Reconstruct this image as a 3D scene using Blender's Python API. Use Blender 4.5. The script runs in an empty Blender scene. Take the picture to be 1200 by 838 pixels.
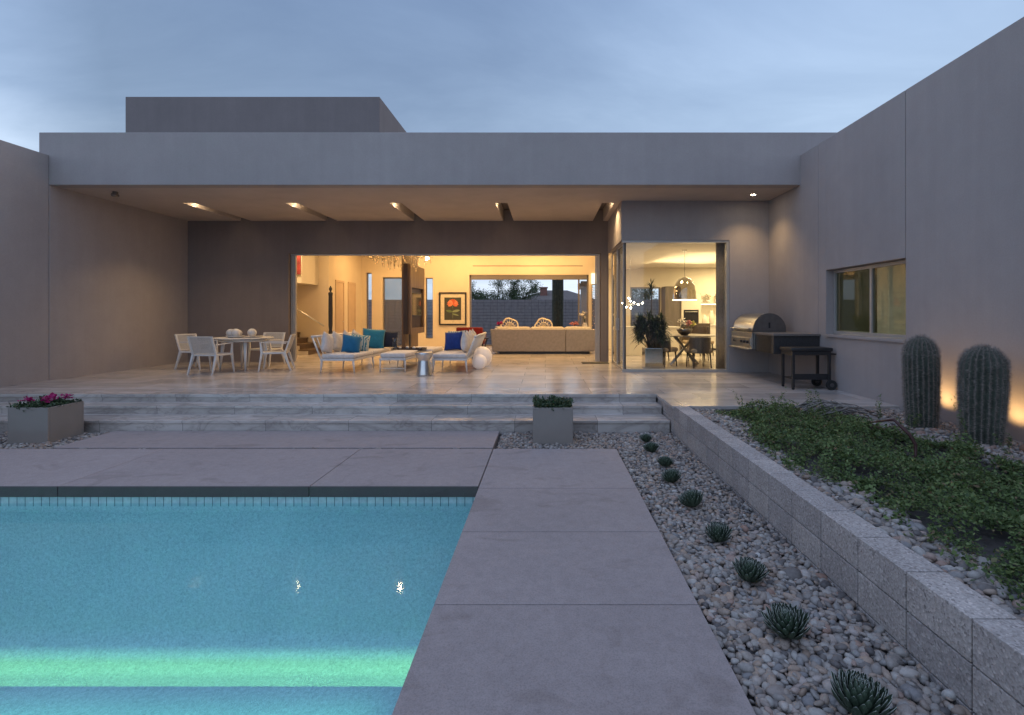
import bpy, math, random
import numpy as np
from mathutils import Vector, Matrix, Euler

PI = math.pi
R = math.radians
scene = bpy.context.scene
col = scene.collection
rnd = random.Random(7)

# ------------------------------------------------------------------ helpers
class MB:
    def __init__(s):
        s.v = []; s.f = []; s.m = []; s.s = []; s.M = None
    def _add(s, vs, fs, mi=0, smooth=False):
        o = len(s.v)
        if s.M is not None:
            vs = [s.M @ Vector(p) for p in vs]
        s.v.extend([tuple(p) for p in vs])
        for f in fs:
            s.f.append(tuple(i + o for i in f)); s.m.append(mi); s.s.append(smooth)
        return s
    def box(s, x0, x1, y0, y1, z0, z1, mi=0):
        v = [(x0,y0,z0),(x1,y0,z0),(x1,y1,z0),(x0,y1,z0),(x0,y0,z1),(x1,y0,z1),(x1,y1,z1),(x0,y1,z1)]
        f = [(0,3,2,1),(4,5,6,7),(0,1,5,4),(1,2,6,5),(2,3,7,6),(3,0,4,7)]
        return s._add(v, f, mi)
    def hexa(s, b, t, mi=0):
        f = [(0,3,2,1),(4,5,6,7),(0,1,5,4),(1,2,6,5),(2,3,7,6),(3,0,4,7)]
        return s._add(list(b)+list(t), f, mi)
    def rbox(s, x0, x1, y0, y1, z0, z1, r=.05, mi=0, n=4):
        """soft box, rounded in every direction (cushions)"""
        cx, cy, cz = (x0+x1)/2, (y0+y1)/2, (z0+z1)/2
        hx, hy, hz = (x1-x0)/2, (y1-y0)/2, (z1-z0)/2
        r = min(r, hx*.98, hy*.98, hz*.98)
        nu, nv = 8*n//2, 4*n//2
        vs = []; fs = []
        for i in range(nv+1):
            th = -PI/2 + PI*i/nv
            for j in range(nu):
                ph = 2*PI*(j+.5)/nu
                dx, dy, dz = math.cos(th)*math.cos(ph), math.cos(th)*math.sin(ph), math.sin(th)
                sg = lambda a: (1 if a > 1e-6 else (-1 if a < -1e-6 else 0))
                zz = dz*r + (hz-r)*(1 if i*2 > nv else -1 if i*2 < nv else 0)
                vs.append((cx+dx*r+(hx-r)*sg(math.cos(ph)), cy+dy*r+(hy-r)*sg(math.sin(ph)), cz+zz))
        for i in range(nv):
            for j in range(nu):
                fs.append((i*nu+j, i*nu+(j+1)%nu, (i+1)*nu+(j+1)%nu, (i+1)*nu+j))
        fs.append(tuple(reversed(range(nu)))); fs.append(tuple(nv*nu+j for j in range(nu)))
        return s._add(vs, fs, mi, True)
    def cyl(s, p0, p1, r0, r1=None, n=12, mi=0, caps=True, smooth=True):
        r1 = r0 if r1 is None else r1
        p0, p1 = Vector(p0), Vector(p1); d = (p1-p0)
        if d.length < 1e-7: return s
        d.normalize()
        a = d.orthogonal().normalized(); b = d.cross(a)
        vs = []
        for p, r in ((p0, r0), (p1, r1)):
            for k in range(n):
                t = 2*PI*k/n
                vs.append(p + a*(r*math.cos(t)) + b*(r*math.sin(t)))
        fs = [(k, (k+1)%n, n+(k+1)%n, n+k) for k in range(n)]
        s._add(vs, fs, mi, smooth)
        if caps:
            s._add(vs, [tuple(reversed(range(n))), tuple(range(n, 2*n))], mi, False)
        return s
    def tube(s, pts, r, n=8, mi=0, r_end=None):
        pts = [Vector(p) for p in pts]; N = len(pts)
        vs = []; prev = None
        for i, p in enumerate(pts):
            d = (pts[min(i+1,N-1)] - pts[max(i-1,0)])
            d = d.normalized() if d.length > 1e-9 else Vector((0,0,1))
            if prev is None: a = d.orthogonal().normalized()
            else:
                a = prev - d*prev.dot(d)
                a = a.normalized() if a.length > 1e-6 else d.orthogonal().normalized()
            prev = a; b = d.cross(a)
            rr = r(i/(N-1)) if callable(r) else (r if r_end is None else r+(r_end-r)*i/(N-1))
            for k in range(n):
                t = 2*PI*k/n
                vs.append(p + a*(rr*math.cos(t)) + b*(rr*math.sin(t)))
        fs = [(i*n+k, i*n+(k+1)%n, (i+1)*n+(k+1)%n, (i+1)*n+k) for i in range(N-1) for k in range(n)]
        fs += [tuple(reversed(range(n))), tuple((N-1)*n+k for k in range(n))]
        return s._add(vs, fs, mi, True)
    def lathe(s, prof, c=(0,0,0), n=24, mi=0, smooth=True, cap=True):
        vs = []; N = len(prof)
        for (r, z) in prof:
            for k in range(n):
                t = 2*PI*k/n
                vs.append((c[0]+r*math.cos(t), c[1]+r*math.sin(t), c[2]+z))
        fs = [(i*n+k, i*n+(k+1)%n, (i+1)*n+(k+1)%n, (i+1)*n+k) for i in range(N-1) for k in range(n)]
        if cap:
            fs += [tuple(reversed(range(n))), tuple((N-1)*n+k for k in range(n))]
        return s._add(vs, fs, mi, smooth)
    def ball(s, c, r, n=16, mi=0, sz=(1,1,1)):
        m = n//2; vs = []; fs = []
        for i in range(m+1):
            th = -PI/2 + PI*i/m
            rr = max(math.cos(th), 1e-3)
            for k in range(n):
                t = 2*PI*k/n
                vs.append((c[0]+r*sz[0]*rr*math.cos(t), c[1]+r*sz[1]*rr*math.sin(t), c[2]+r*sz[2]*math.sin(th)))
        fs = [(i*n+k, i*n+(k+1)%n, (i+1)*n+(k+1)%n, (i+1)*n+k) for i in range(m) for k in range(n)]
        return s._add(vs, fs, mi, True)
    def extrude(s, pts, axis, a0, a1, mi=0, smooth=False):
        """2D outline pts extruded along axis 'x','y' or 'z' from a0 to a1"""
        def P(p, a):
            if axis == 'x': return (a, p[0], p[1])
            if axis == 'y': return (p[0], a, p[1])
            return (p[0], p[1], a)
        n = len(pts)
        vs = [P(p, a0) for p in pts] + [P(p, a1) for p in pts]
        fs = [(k, (k+1)%n, n+(k+1)%n, n+k) for k in range(n)]
        s._add(vs, fs, mi, smooth)
        s._add(vs, [tuple(reversed(range(n))), tuple(range(n, 2*n))], mi, False)
        return s
    def pillow(s, w, h, t, mi=0, n=14):
        """cushion in local XZ plane, thickness along Y, centred on origin"""
        vs = []; idx = {}
        fs = []
        for side in (1, -1):
            for i in range(n+1):
                for j in range(n+1):
                    u = -1+2*i/n; v = -1+2*j/n
                    edge = i in (0, n) or j in (0, n)
                    if edge and side == -1:
                        idx[(side,i,j)] = idx[(1,i,j)]; continue
                    th = t/2*((1-abs(u)**2.6)**.55)*((1-abs(v)**2.6)**.55)
                    th *= 1+.05*math.sin(5*u+2*v)
                    px = u*w/2*(1-.07*(1-abs(v)**2)*abs(u)); pz = v*h/2*(1-.07*(1-abs(u)**2)*abs(v))
                    idx[(side,i,j)] = len(vs); vs.append((px, -side*th, pz))
        for side in (1, -1):
            for i in range(n):
                for j in range(n):
                    q = (idx[(side,i,j)], idx[(side,i+1,j)], idx[(side,i+1,j+1)], idx[(side,i,j+1)])
                    fs.append(q if side == 1 else tuple(reversed(q)))
        return s._add(vs, fs, mi, True)
    def build(s, name, mats, parent=None, bev=0, loc=None):
        me = bpy.data.meshes.new(name)
        me.from_pydata(s.v, [], s.f); me.update()
        if not isinstance(mats, (list, tuple)): mats = [mats]
        for m in mats: me.materials.append(m)
        if s.f:
            me.polygons.foreach_set('material_index', s.m)
            me.polygons.foreach_set('use_smooth', s.s)
        o = bpy.data.objects.new(name, me); col.objects.link(o)
        if parent is not None: o.parent = parent
        if loc is not None: o.location = loc
        if bev:
            b = o.modifiers.new('bevel', 'BEVEL'); b.width = bev; b.segments = 2; b.limit_method = 'ANGLE'; b.angle_limit = R(40)
        return o

def bulk(name, verts, faces, mats, mat_idx=None, parent=None, smooth=False):
    """numpy arrays -> mesh; faces (n,k) all the same size"""
    me = bpy.data.meshes.new(name)
    n, k = faces.shape
    me.vertices.add(len(verts)); me.vertices.foreach_set('co', np.ascontiguousarray(verts, dtype=np.float32).ravel())
    me.loops.add(n*k); me.loops.foreach_set('vertex_index', np.ascontiguousarray(faces, dtype=np.int32).ravel())
    me.polygons.add(n); me.polygons.foreach_set('loop_start', np.arange(0, n*k, k, dtype=np.int32))
    me.update(calc_edges=True)
    for m in (mats if isinstance(mats, (list, tuple)) else [mats]): me.materials.append(m)
    if mat_idx is not None: me.polygons.foreach_set('material_index', np.asarray(mat_idx, dtype=np.int32))
    me.polygons.foreach_set('use_smooth', np.full(n, smooth, dtype=bool))
    me.validate(); me.update()
    o = bpy.data.objects.new(name, me); col.objects.link(o)
    if parent is not None: o.parent = parent
    return o

def tag(o, label=None, cat=None, group=None, kind=None):
    if label: o['label'] = label
    if cat: o['category'] = cat
    if group: o['group'] = group
    if kind: o['kind'] = kind
    return o
def thing(name, label, cat, loc=(0,0,0), rz=0, group=None):
    o = bpy.data.objects.new(name, None); col.objects.link(o)
    o.empty_display_size = .1
    o.location = loc; o.rotation_euler = (0,0,rz)
    return tag(o, label, cat, group)
def copy_tree(o, parent=None):
    c = o.copy(); col.objects.link(c)
    if parent is not None: c.parent = parent
    for ch in list(o.children): copy_tree(ch, c)
    return c
def dup(o, label, loc, rz=0, scale=None):
    c = copy_tree(o); c.location = loc; c.rotation_euler = (0,0,rz); c['label'] = label
    if scale: c.scale = (scale,)*3
    return c

# ------------------------------------------------------------------ materials
def newmat(name):
    m = bpy.data.materials.new(name); m.use_nodes = True
    nt = m.node_tree; nt.nodes.clear()
    out = nt.nodes.new('ShaderNodeOutputMaterial')
    return m, nt, out
def N(nt, typ, **kw):
    n = nt.nodes.new(typ)
    for k, v in kw.items():
        if k.startswith('_'): setattr(n, k[1:], v)
        else: n.inputs[k.replace('__', ' ')].default_value = v
    return n
def rgb(c): return (c[0], c[1], c[2], 1)
def pos(nt, scale=(1,1,1)):
    g = nt.nodes.new('ShaderNodeNewGeometry')
    mp = nt.nodes.new('ShaderNodeMapping'); mp.inputs['Scale'].default_value = scale
    nt.links.new(g.outputs['Position'], mp.inputs['Vector'])
    return mp.outputs['Vector']
def noise(nt, vec, scale, detail=4, rough=.55, dist=0):
    n = N(nt, 'ShaderNodeTexNoise', Scale=scale, Detail=detail, Roughness=rough, Distortion=dist)
    if vec is not None: nt.links.new(vec, n.inputs['Vector'])
    return n.outputs['Fac']
def ramp(nt, fac, stops):
    r = nt.nodes.new('ShaderNodeValToRGB')
    while len(r.color_ramp.elements) < len(stops): r.color_ramp.elements.new(.5)
    for e, (p, c) in zip(r.color_ramp.elements, stops):
        e.position = p; e.color = rgb(c) if len(c) == 3 else c
    nt.links.new(fac, r.inputs['Fac'])
    return r.outputs['Color']
def mix(nt, a, b, fac, mode='MIX'):
    m = nt.nodes.new('ShaderNodeMix'); m.data_type = 'RGBA'; m.blend_type = mode
    for sock, val in ((m.inputs[0], fac), (m.inputs[6], a), (m.inputs[7], b)):
        if isinstance(val, bpy.types.NodeSocket): nt.links.new(val, sock)
        elif isinstance(val, (int, float)): sock.default_value = val
        else: sock.default_value = rgb(val)
    return m.outputs[2]
def bump(nt, h, strength=.3, dist=.01):
    b = N(nt, 'ShaderNodeBump', Strength=strength, Distance=dist)
    nt.links.new(h, b.inputs['Height'])
    return b.outputs['Normal']
def math_(nt, op, a, b=None, c=None):
    m = nt.nodes.new('ShaderNodeMath'); m.operation = op
    for i, v in enumerate((a, b, c)):
        if v is None: continue
        if isinstance(v, bpy.types.NodeSocket): nt.links.new(v, m.inputs[i])
        else: m.inputs[i].default_value = v
    return m.outputs[0]
def principled(nt, out, color, rough=.6, metal=0, normal=None, spec=.5, **kw):
    p = nt.nodes.new('ShaderNodeBsdfPrincipled')
    if isinstance(color, bpy.types.NodeSocket): nt.links.new(color, p.inputs['Base Color'])
    else: p.inputs['Base Color'].default_value = rgb(color)
    if isinstance(rough, bpy.types.NodeSocket): nt.links.new(rough, p.inputs['Roughness'])
    else: p.inputs['Roughness'].default_value = rough
    p.inputs['Metallic'].default_value = metal
    p.inputs['Specular IOR Level'].default_value = spec
    for k, v in kw.items(): p.inputs[k.replace('__', ' ')].default_value = v
    if normal is not None: nt.links.new(normal, p.inputs['Normal'])
    nt.links.new(p.outputs[0], out.inputs['Surface'])
    return p

def simple(name, c, rough=.6, metal=0, var=.12, scale=6, bmp=.1, spec=.5, fine=80):
    """plain material with gentle procedural variation"""
    m, nt, out = newmat(name)
    v = pos(nt)
    f = noise(nt, v, scale, 4)
    lo = tuple(max(0, x*(1-var)) for x in c); hi = tuple(min(1, x*(1+var)) for x in c)
    cc = ramp(nt, f, [(.3, lo), (.7, hi)])
    nrm = bump(nt, noise(nt, v, fine, 3), bmp, .004) if bmp else None
    principled(nt, out, cc, rough, metal, nrm, spec)
    return m

def stucco(name, c, streak=.1):
    m, nt, out = newmat(name)
    big = noise(nt, pos(nt, (1, 1, .6)), .55, 5, .6)
    vert = noise(nt, pos(nt, (5, 5, .22)), 1.2, 4, .6)
    fine = noise(nt, pos(nt), 55, 4, .65)
    cloud = noise(nt, pos(nt), 3.2, 5, .6, .4)
    c1 = ramp(nt, big, [(.3, tuple(x*.93 for x in c)), (.7, tuple(x*1.07 for x in c))])
    c2 = mix(nt, c1, ramp(nt, vert, [(.3, (1-streak,)*3), (.68, (1.0,)*3)]), 1, 'MULTIPLY')
    c2 = mix(nt, c2, ramp(nt, cloud, [(.3, (.965,)*3), (.7, (1.025,)*3)]), 1, 'MULTIPLY')
    c3 = mix(nt, c2, ramp(nt, fine, [(.25, (.93,)*3), (.7, (1.03,)*3)]), 1, 'MULTIPLY')
    h = mix(nt, fine, noise(nt, pos(nt), 9, 3), .4)
    principled(nt, out, c3, .92, 0, bump(nt, h, .35, .006), .2)
    return m

def marble(name, tile=True, vs=(.16,.75,.75), strong=.38, rotz=.3):
    m, nt, out = newmat(name)
    v = pos(nt)
    mp = nt.nodes.new('ShaderNodeMapping'); mp.inputs['Rotation'].default_value = (0, 0, 0)
    nt.links.new(v, mp.inputs['Vector'])
    br = N(nt, 'ShaderNodeTexBrick', Scale=1.0, Mortar__Size=.0035, Mortar__Smooth=.1, Bias=0.0, Brick__Width=1.2, Row__Height=.6)
    br.offset = .37; br.offset_frequency = 2
    br.inputs['Color1'].default_value = (0, 0, 0, 1); br.inputs['Color2'].default_value = (1, 1, 1, 1)
    br.inputs['Mortar'].default_value = (.5, .5, .5, 1)
    nt.links.new(mp.outputs['Vector'], br.inputs['Vector'])
    # every slab its own piece of stone: shift the vein pattern by the brick value
    comb = nt.nodes.new('ShaderNodeCombineXYZ')
    sh = math_(nt, 'MULTIPLY', br.outputs['Color'], 13.0)
    for i in range(3): nt.links.new(sh, comb.inputs[i])
    add = nt.nodes.new('ShaderNodeVectorMath'); add.operation = 'ADD'
    nt.links.new(v, add.inputs[0]); nt.links.new(comb.outputs[0], add.inputs[1])
    rot = nt.nodes.new('ShaderNodeMapping'); rot.inputs['Rotation'].default_value = (.3, .5 if strong > .6 else .2, rotz); rot.inputs['Scale'].default_value = vs
    nt.links.new(add.outputs[0], rot.inputs['Vector'])
    w = noise(nt, rot.outputs[0], 1.5, 6, .58, 1.3)
    vein = ramp(nt, w, [(.40, (1,1,1)), (.47, (.78,.755,.74)), (.5, (.52,.50,.50)), (.53, (.80,.775,.76)), (.62, (1,1,1))])
    w2 = noise(nt, rot.outputs[0], .7, 4, .55, .8)
    base = ramp(nt, w2, [(.3, (.36,.33,.31)), (.5, (.48,.445,.42)), (.72, (.58,.54,.51))])
    tone = ramp(nt, br.outputs['Color'], [(0, (.74,.73,.73)), (.25, (.97,.96,.95)), (1, (1.1,1.09,1.08))] if strong > .6 else [(0, (.9,.885,.88)), (1, (1.05,1.04,1.03))])
    c = mix(nt, base, vein, strong, 'MULTIPLY')
    c = mix(nt, c, tone, 1, 'MULTIPLY')
    if tile:
        c = mix(nt, c, (.16,.15,.145), br.outputs['Fac'])
    rg = ramp(nt, noise(nt, v, 2.2, 3), [(.3, (.16,)*3), (.7, (.27,)*3)])
    principled(nt, out, c, rg, 0, bump(nt, noise(nt, v, 3.5, 3), .1, .004), .5)
    return m

def concrete(name, c):
    m, nt, out = newmat(name)
    v = pos(nt)
    f = noise(nt, v, 1.3, 6, .6, .3); g = noise(nt, v, 130, 3, .7); h = noise(nt, v, 14, 5, .6)
    c1 = ramp(nt, f, [(.28, tuple(x*.94 for x in c)), (.72, tuple(x*1.04 for x in c))])
    c1 = mix(nt, c1, ramp(nt, g, [(.3, (.76,)*3), (.55, (1.04,)*3), (.75, (1.1,)*3)]), 1, 'MULTIPLY')
    c1 = mix(nt, c1, ramp(nt, h, [(.3, (.92,)*3), (.7, (1.06,)*3)]), 1, 'MULTIPLY')
    gi = nt.nodes.new('ShaderNodeNewGeometry')
    c1 = mix(nt, c1, ramp(nt, gi.outputs['Random Per Island'], [(0, (.93,.925,.92)), (1, (1.05,1.05,1.05))]), 1, 'MULTIPLY')
    # a few soft water stains
    st = noise(nt, pos(nt, (.9, 1.4, 1)), 2.1, 3, .5, 1.0)
    c1 = mix(nt, c1, ramp(nt, st, [(.60, (1,1,1)), (.68, (.86,.85,.84))]), 1, 'MULTIPLY')
    principled(nt, out, c1, .85, 0, bump(nt, g, .25, .003), .3)
    return m

def block(name, c):
    """exposed aggregate concrete block"""
    m, nt, out = newmat(name)
    v = pos(nt)
    vo = N(nt, 'ShaderNodeTexVoronoi', Scale=95.0); nt.links.new(v, vo.inputs['Vector'])
    sp = ramp(nt, vo.outputs['Color'], [(0, (.35,.33,.33)), (.3, (.8,.78,.76)), (.75, (1.05,1.03,1.02)), (1, (1.5,1.48,1.45))])
    g = nt.nodes.new('ShaderNodeNewGeometry')
    isl = ramp(nt, g.outputs['Random Per Island'], [(0, (.86,.86,.87)), (1, (1.1,1.09,1.07))])
    f = noise(nt, v, 3, 4)
    c1 = mix(nt, ramp(nt, f, [(.3, tuple(x*.88 for x in c)), (.7, tuple(x*1.1 for x in c))]), sp, .85, 'MULTIPLY')
    c1 = mix(nt, c1, isl, 1, 'MULTIPLY')
    principled(nt, out, c1, .9, 0, bump(nt, vo.outputs['Distance'], .5, .006), .3)
    return m

def islands(name, stops, rough=.7, spec=.4, tex=30, transl=0):
    m, nt, out = newmat(name)
    g = nt.nodes.new('ShaderNodeNewGeometry')
    c = ramp(nt, g.outputs['Random Per Island'], stops)
    f = noise(nt, pos(nt), tex, 4, .65)
    c = mix(nt, c, ramp(nt, f, [(.25, (.75,)*3), (.7, (1.15,)*3)]), 1, 'MULTIPLY')
    p = principled(nt, out, c, rough, 0, bump(nt, f, .15, .003) if not transl else None, spec)
    if transl:
        t = nt.nodes.new('ShaderNodeBsdfTranslucent'); nt.links.new(c, t.inputs['Color'])
        ms = nt.nodes.new('ShaderNodeMixShader'); ms.inputs[0].default_value = transl
        nt.links.new(p.outputs[0], ms.inputs[1]); nt.links.new(t.outputs[0], ms.inputs[2])
        nt.links.new(ms.outputs[0], out.inputs['Surface'])
    return m

def glass(name, tint=(.96,.975,.97), refl=1.6, rough=0.0):
    m, nt, out = newmat(name)
    fr = N(nt, 'ShaderNodeFresnel', IOR=1.5)
    geo = nt.nodes.new('ShaderNodeNewGeometry')
    front = math_(nt, 'SUBTRACT', 1.0, geo.outputs['Backfacing'])
    fac = math_(nt, 'MINIMUM', math_(nt, 'MULTIPLY', math_(nt, 'MULTIPLY', fr.outputs[0], refl), front), .95)
    t = N(nt, 'ShaderNodeBsdfTransparent'); t.inputs['Color'].default_value = rgb(tint)
    g = N(nt, 'ShaderNodeBsdfGlossy', Roughness=rough)
    ms = nt.nodes.new('ShaderNodeMixShader')
    nt.links.new(fac, ms.inputs[0]); nt.links.new(t.outputs[0], ms.inputs[1]); nt.links.new(g.outputs[0], ms.inputs[2])
    nt.links.new(ms.outputs[0], out.inputs['Surface'])
    return m

def emit(name, c, s):
    m, nt, out = newmat(name)
    e = N(nt, 'ShaderNodeEmission', Strength=s); e.inputs['Color'].default_value = rgb(c)
    nt.links.new(e.outputs[0], out.inputs['Surface'])
    return m

def fabric(name, c, var=.1, pattern=None):
    m, nt, out = newmat(name)
    v = pos(nt)
    f = noise(nt, v, 14, 4)
    cc = ramp(nt, f, [(.3, tuple(x*(1-var) for x in c)), (.7, tuple(min(1, x*(1+var)) for x in c))])
    if pattern:
        w = N(nt, 'ShaderNodeTexWave', Scale=5.0, Distortion=9.0, Detail=2.0)
        w.inputs['Detail Scale'].default_value = 1.2
        nt.links.new(v, w.inputs['Vector'])
        cc = mix(nt, cc, pattern, ramp(nt, w.outputs['Fac'], [(.45, (0,0,0)), (.55, (1,1,1))]))
    principled(nt, out, cc, .9, 0, bump(nt, noise(nt, v, 260, 2), .25, .002), .2, Sheen__Weight=.15)
    return m

def wood(name, c, scale=1.0, axis=(6, 6, .5)):
    m, nt, out = newmat(name)
    f = noise(nt, pos(nt, axis), 3*scale, 6, .6, .6)
    cc = ramp(nt, f, [(.3, tuple(x*.7 for x in c)), (.7, tuple(x*1.2 for x in c))])
    principled(nt, out, cc, .45, 0, bump(nt, f, .08, .003), .4)
    return m

M = {}
M['stucco'] = stucco('stucco', (.372, .333, .325), .05)
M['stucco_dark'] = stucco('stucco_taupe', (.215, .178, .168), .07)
M['stucco_upper'] = stucco('stucco_upper_storey', (.235, .208, .205), .06)  # one even stucco for the upper storey, darker than the fascia
M['joint'] = simple('joint_shadow_gap', (.07,.065,.065), .9)
M['marble'] = marble('marble_tile')
M['marble_step'] = marble('marble_step', True, (.9,2.2,2.2), .66, .8)
M['concrete'] = concrete('smooth_concrete', (.335, .285, .277))
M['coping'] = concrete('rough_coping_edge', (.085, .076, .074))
M['block'] = block('aggregate_block', (.42, .385, .37))
M['mortar'] = simple('mortar', (.085,.08,.078), .95, 0, .1, 20, .3)
M['ground'] = simple('desert_ground', (.20,.165,.14), .95, 0, .25, 2, .4, .2, 25)
M['bed'] = simple('bed_soil', (.075,.068,.066), .95, 0, .3, 20, .5, .2, 60)
M['pebble'] = islands('river_pebble', [(0,(.10,.09,.09)),(.12,(.17,.15,.14)),(.24,(.31,.28,.26)),(.36,(.25,.185,.145)),(.48,(.36,.325,.295)),(.58,(.20,.195,.20)),(.68,(.36,.265,.205)),(.78,(.27,.25,.235)),(.88,(.42,.39,.36)),(.95,(.29,.18,.14)),(1,(.46,.44,.42))], .62, .4, 60)
M['leaf'] = islands('ground_cover_leaf', [(0,(.045,.08,.028)),(.5,(.115,.17,.055)),(.82,(.17,.235,.08)),(.93,(.19,.24,.10)),(.97,(.20,.15,.08)),(1,(.14,.09,.05))], .6, .35, 20, .25)
M['leaf_dark'] = islands('dark_leaf', [(0,(.022,.045,.02)),(.6,(.045,.08,.035)),(1,(.08,.12,.055))], .5, .4, 20, .2)
M['palm'] = islands('houseplant_leaf', [(0,(.012,.028,.012)),(.6,(.03,.055,.022)),(1,(.06,.09,.035))], .45, .4, 20, .15)
M['petal'] = islands('magenta_petal', [(0,(.30,.01,.10)),(1,(.5,.03,.2))], .6, .3, 30, .25)
M['tree_leaf'] = islands('tree_leaf', [(0,(.035,.06,.025)),(1,(.09,.13,.06))], .6, .3, 10, .2)
M['bark'] = simple('bark', (.12,.09,.07), .95, 0, .3, 15, .5)
M['agave'] = islands('agave_green', [(0,(.028,.046,.03)),(1,(.06,.09,.058))], .5, .4, 25)
M['agave_edge'] = simple('agave_pale_edge', (.36,.38,.34), .6, 0, .1, 30, .05)
M['cactus'] = simple('cactus_green', (.065,.078,.062), .7, 0, .3, 9, .3, .3, 40)
M['cactus_rib'] = simple('cactus_rib_pale', (.12,.12,.105), .8, 0, .25, 25, .3, .3, 80)
M['spine'] = islands('cactus_spine', [(0,(.20,.165,.145)),(1,(.43,.37,.33))], .7, .2, 10)
M['red_leaf'] = islands('red_brown_succulent', [(0,(.04,.02,.02)),(1,(.08,.03,.028))], .55, .4, 25)
M['cane'] = islands('dry_cane', [(0,(.10,.09,.085)),(.5,(.2,.18,.17)),(1,(.32,.3,.28))], .9, .2, 40)
M['planter'] = simple('planter_fibreglass', (.235,.205,.185), .6, 0, .06, 3, .05)
M['soil'] = simple('soil', (.03,.025,.02), 1, 0, .3, 30, .5)
M['white_metal'] = simple('white_powder_coat', (.62,.60,.58), .45, 0, .04, 4, .0)
M['weave'] = simple('woven_sling', (.50,.48,.46), .8, 0, .06, 30, .2, .3, 300)
M['cushion'] = fabric('pale_cushion', (.58,.54,.52))
M['cushion_seat'] = fabric('seat_cushion', (.60,.56,.54))
M['teal'] = fabric('teal_fabric', (.02,.16,.27))
M['teal_pat'] = fabric('teal_pattern', (.03,.17,.24), .1, (.42,.44,.40))
M['blue'] = fabric('blue_fabric', (.015,.12,.25))
M['royal'] = fabric('royal_blue_pattern', (.01,.035,.19), .15)
M['navy'] = fabric('navy_fabric', (.02,.025,.045))
M['fringe'] = fabric('pattern_light', (.42,.43,.42), .2, (.05,.15,.22))
M['silver'] = simple('hammered_silver', (.62,.62,.63), .28, 1, .08, 30, .35, .5, 45)
M['steel'] = simple('brushed_steel', (.50,.49,.47), .32, 1, .08, 12, .05)
M['steel_dark'] = simple('dull_steel', (.20,.19,.19), .4, 1, .1, 12, .05)
M['blacksteel'] = simple('blackened_steel', (.06,.057,.055), .35, .8, .15, 12, .05)
M['black'] = simple('black_metal', (.018,.018,.02), .45, 0, .15, 8, .05)
M['blacktile'] = simple('dark_stone', (.035,.034,.036), .4, 0, .5, 60, .1, .5, 90)
M['counter'] = simple('counter_stone', (.17,.15,.14), .35, 0, .15, 40, .05)
M['rubber'] = simple('rubber', (.02,.02,.02), .85)
m, nt, out = newmat('lit_white_globe'); principled(nt, out, (.80,.74,.71), .35, 0, None, .4, Emission__Color=(1,.80,.70,1), Emission__Strength=.12); M['globe'] = m
M['ceramic'] = simple('pale_ceramic', (.55,.52,.49), .35, 0, .1, 12, .05)
M['cream'] = simple('cream_plaster', (.68,.585,.44), .85, 0, .04, 2, .08)
M['cream_light'] = simple('ivory_plaster', (.74,.68,.56), .85, 0, .03, 2, .06)
M['door'] = simple('door_paint', (.56,.42,.28), .6, 0, .05, 3, .03)
M['walnut'] = wood('brown_veneer', (.135,.09,.06), .6)
M['darkwood'] = wood('espresso_veneer', (.035,.022,.018), .8)
M['greywood'] = wood('grey_brown_veneer', (.16,.135,.115), .5)
M['ceil'] = simple('white_ceiling', (.72,.68,.60), .9, 0, .03, 2, .05)
M['frame'] = simple('bronze_frame', (.20,.18,.165), .4, .4, .05, 6, .0)
M['frame_pale'] = simple('grey_aluminium', (.40,.385,.37), .4, .3, .05, 6, .0)
M['glass'] = glass('window_glass')
M['glass_wing'] = glass('window_glass_dusky', (.72,.74,.64), 1.2)
M['glass_clear'] = glass('clear_glassware', (.9,.92,.92), 2.0)
M['glass_mirror'] = glass('smoked_mirror_glass', (.55,.52,.46), 6.0)
M['sofa'] = fabric('taupe_sofa', (.30,.268,.25))
M['red'] = fabric('red_velvet', (.17,.012,.012))
M['gold'] = simple('gilded_frame', (.72,.62,.44), .5, .1, .15, 20, .1)
M['ivoryfab'] = fabric('ivory_fabric', (.66,.58,.44))
M['art_black'] = simple('art_black', (.02,.02,.022), .5)
M['art_ground'] = simple('art_dark_ground', (.045,.05,.045), .6)
M['art_petal'] = islands('art_orange_petal', [(0,(.55,.10,.04)),(1,(.75,.30,.16))], .6)
M['art_leaf'] = islands('art_green_leaf', [(0,(.10,.16,.06)),(1,(.30,.36,.22))], .6)
M['art_red'] = simple('art_red', (.30,.04,.04), .6, 0, .5, 5, 0)
M['screen'] = simple('dark_screen', (.05,.05,.055), .08, 0, .3, 3, 0)
M['mirrorbox'] = simple('mirror_steel', (.72,.71,.68), .12, 1, .03, 3, .03)
M['leather'] = simple('brown_leather', (.10,.075,.055), .45, 0, .15, 12, .1)
M['tan'] = simple('tan_seat', (.38,.29,.19), .6, 0, .1, 12, .1)
M['white'] = simple('white_lacquer', (.72,.68,.60), .3, 0, .03, 4, 0)
M['oven'] = simple('black_oven_glass', (.02,.02,.022), .12, 0, .1, 4, 0)
M['flower_w'] = islands('white_bloom', [(0,(.62,.56,.46)),(1,(.78,.74,.66))], .7, .3, 30, .2)
M['flower_y'] = islands('yellow_bloom', [(0,(.55,.50,.08)),(1,(.65,.62,.2))], .7, .3, 30, .2)
M['flower_p'] = islands('pink_bloom', [(0,(.45,.12,.13)),(1,(.6,.28,.24))], .7, .3, 30, .2)
M['mat'] = simple('door_mat', (.05,.045,.04), .95, 0, .2, 60, .4)
M['curtain'] = islands('grey_curtain', [(0,(.50,.46,.42)),(1,(.50,.46,.42))], .9, .2, 20, .5)
M['lamp_warm'] = emit('lit_lamp_warm', (1,.70,.36), 14)
M['lamp_bright'] = emit('lit_bulb', (1,.84,.60), 60)
M['lamp_slot'] = emit('lit_slot_bulb', (1,.74,.44), 110)
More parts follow.
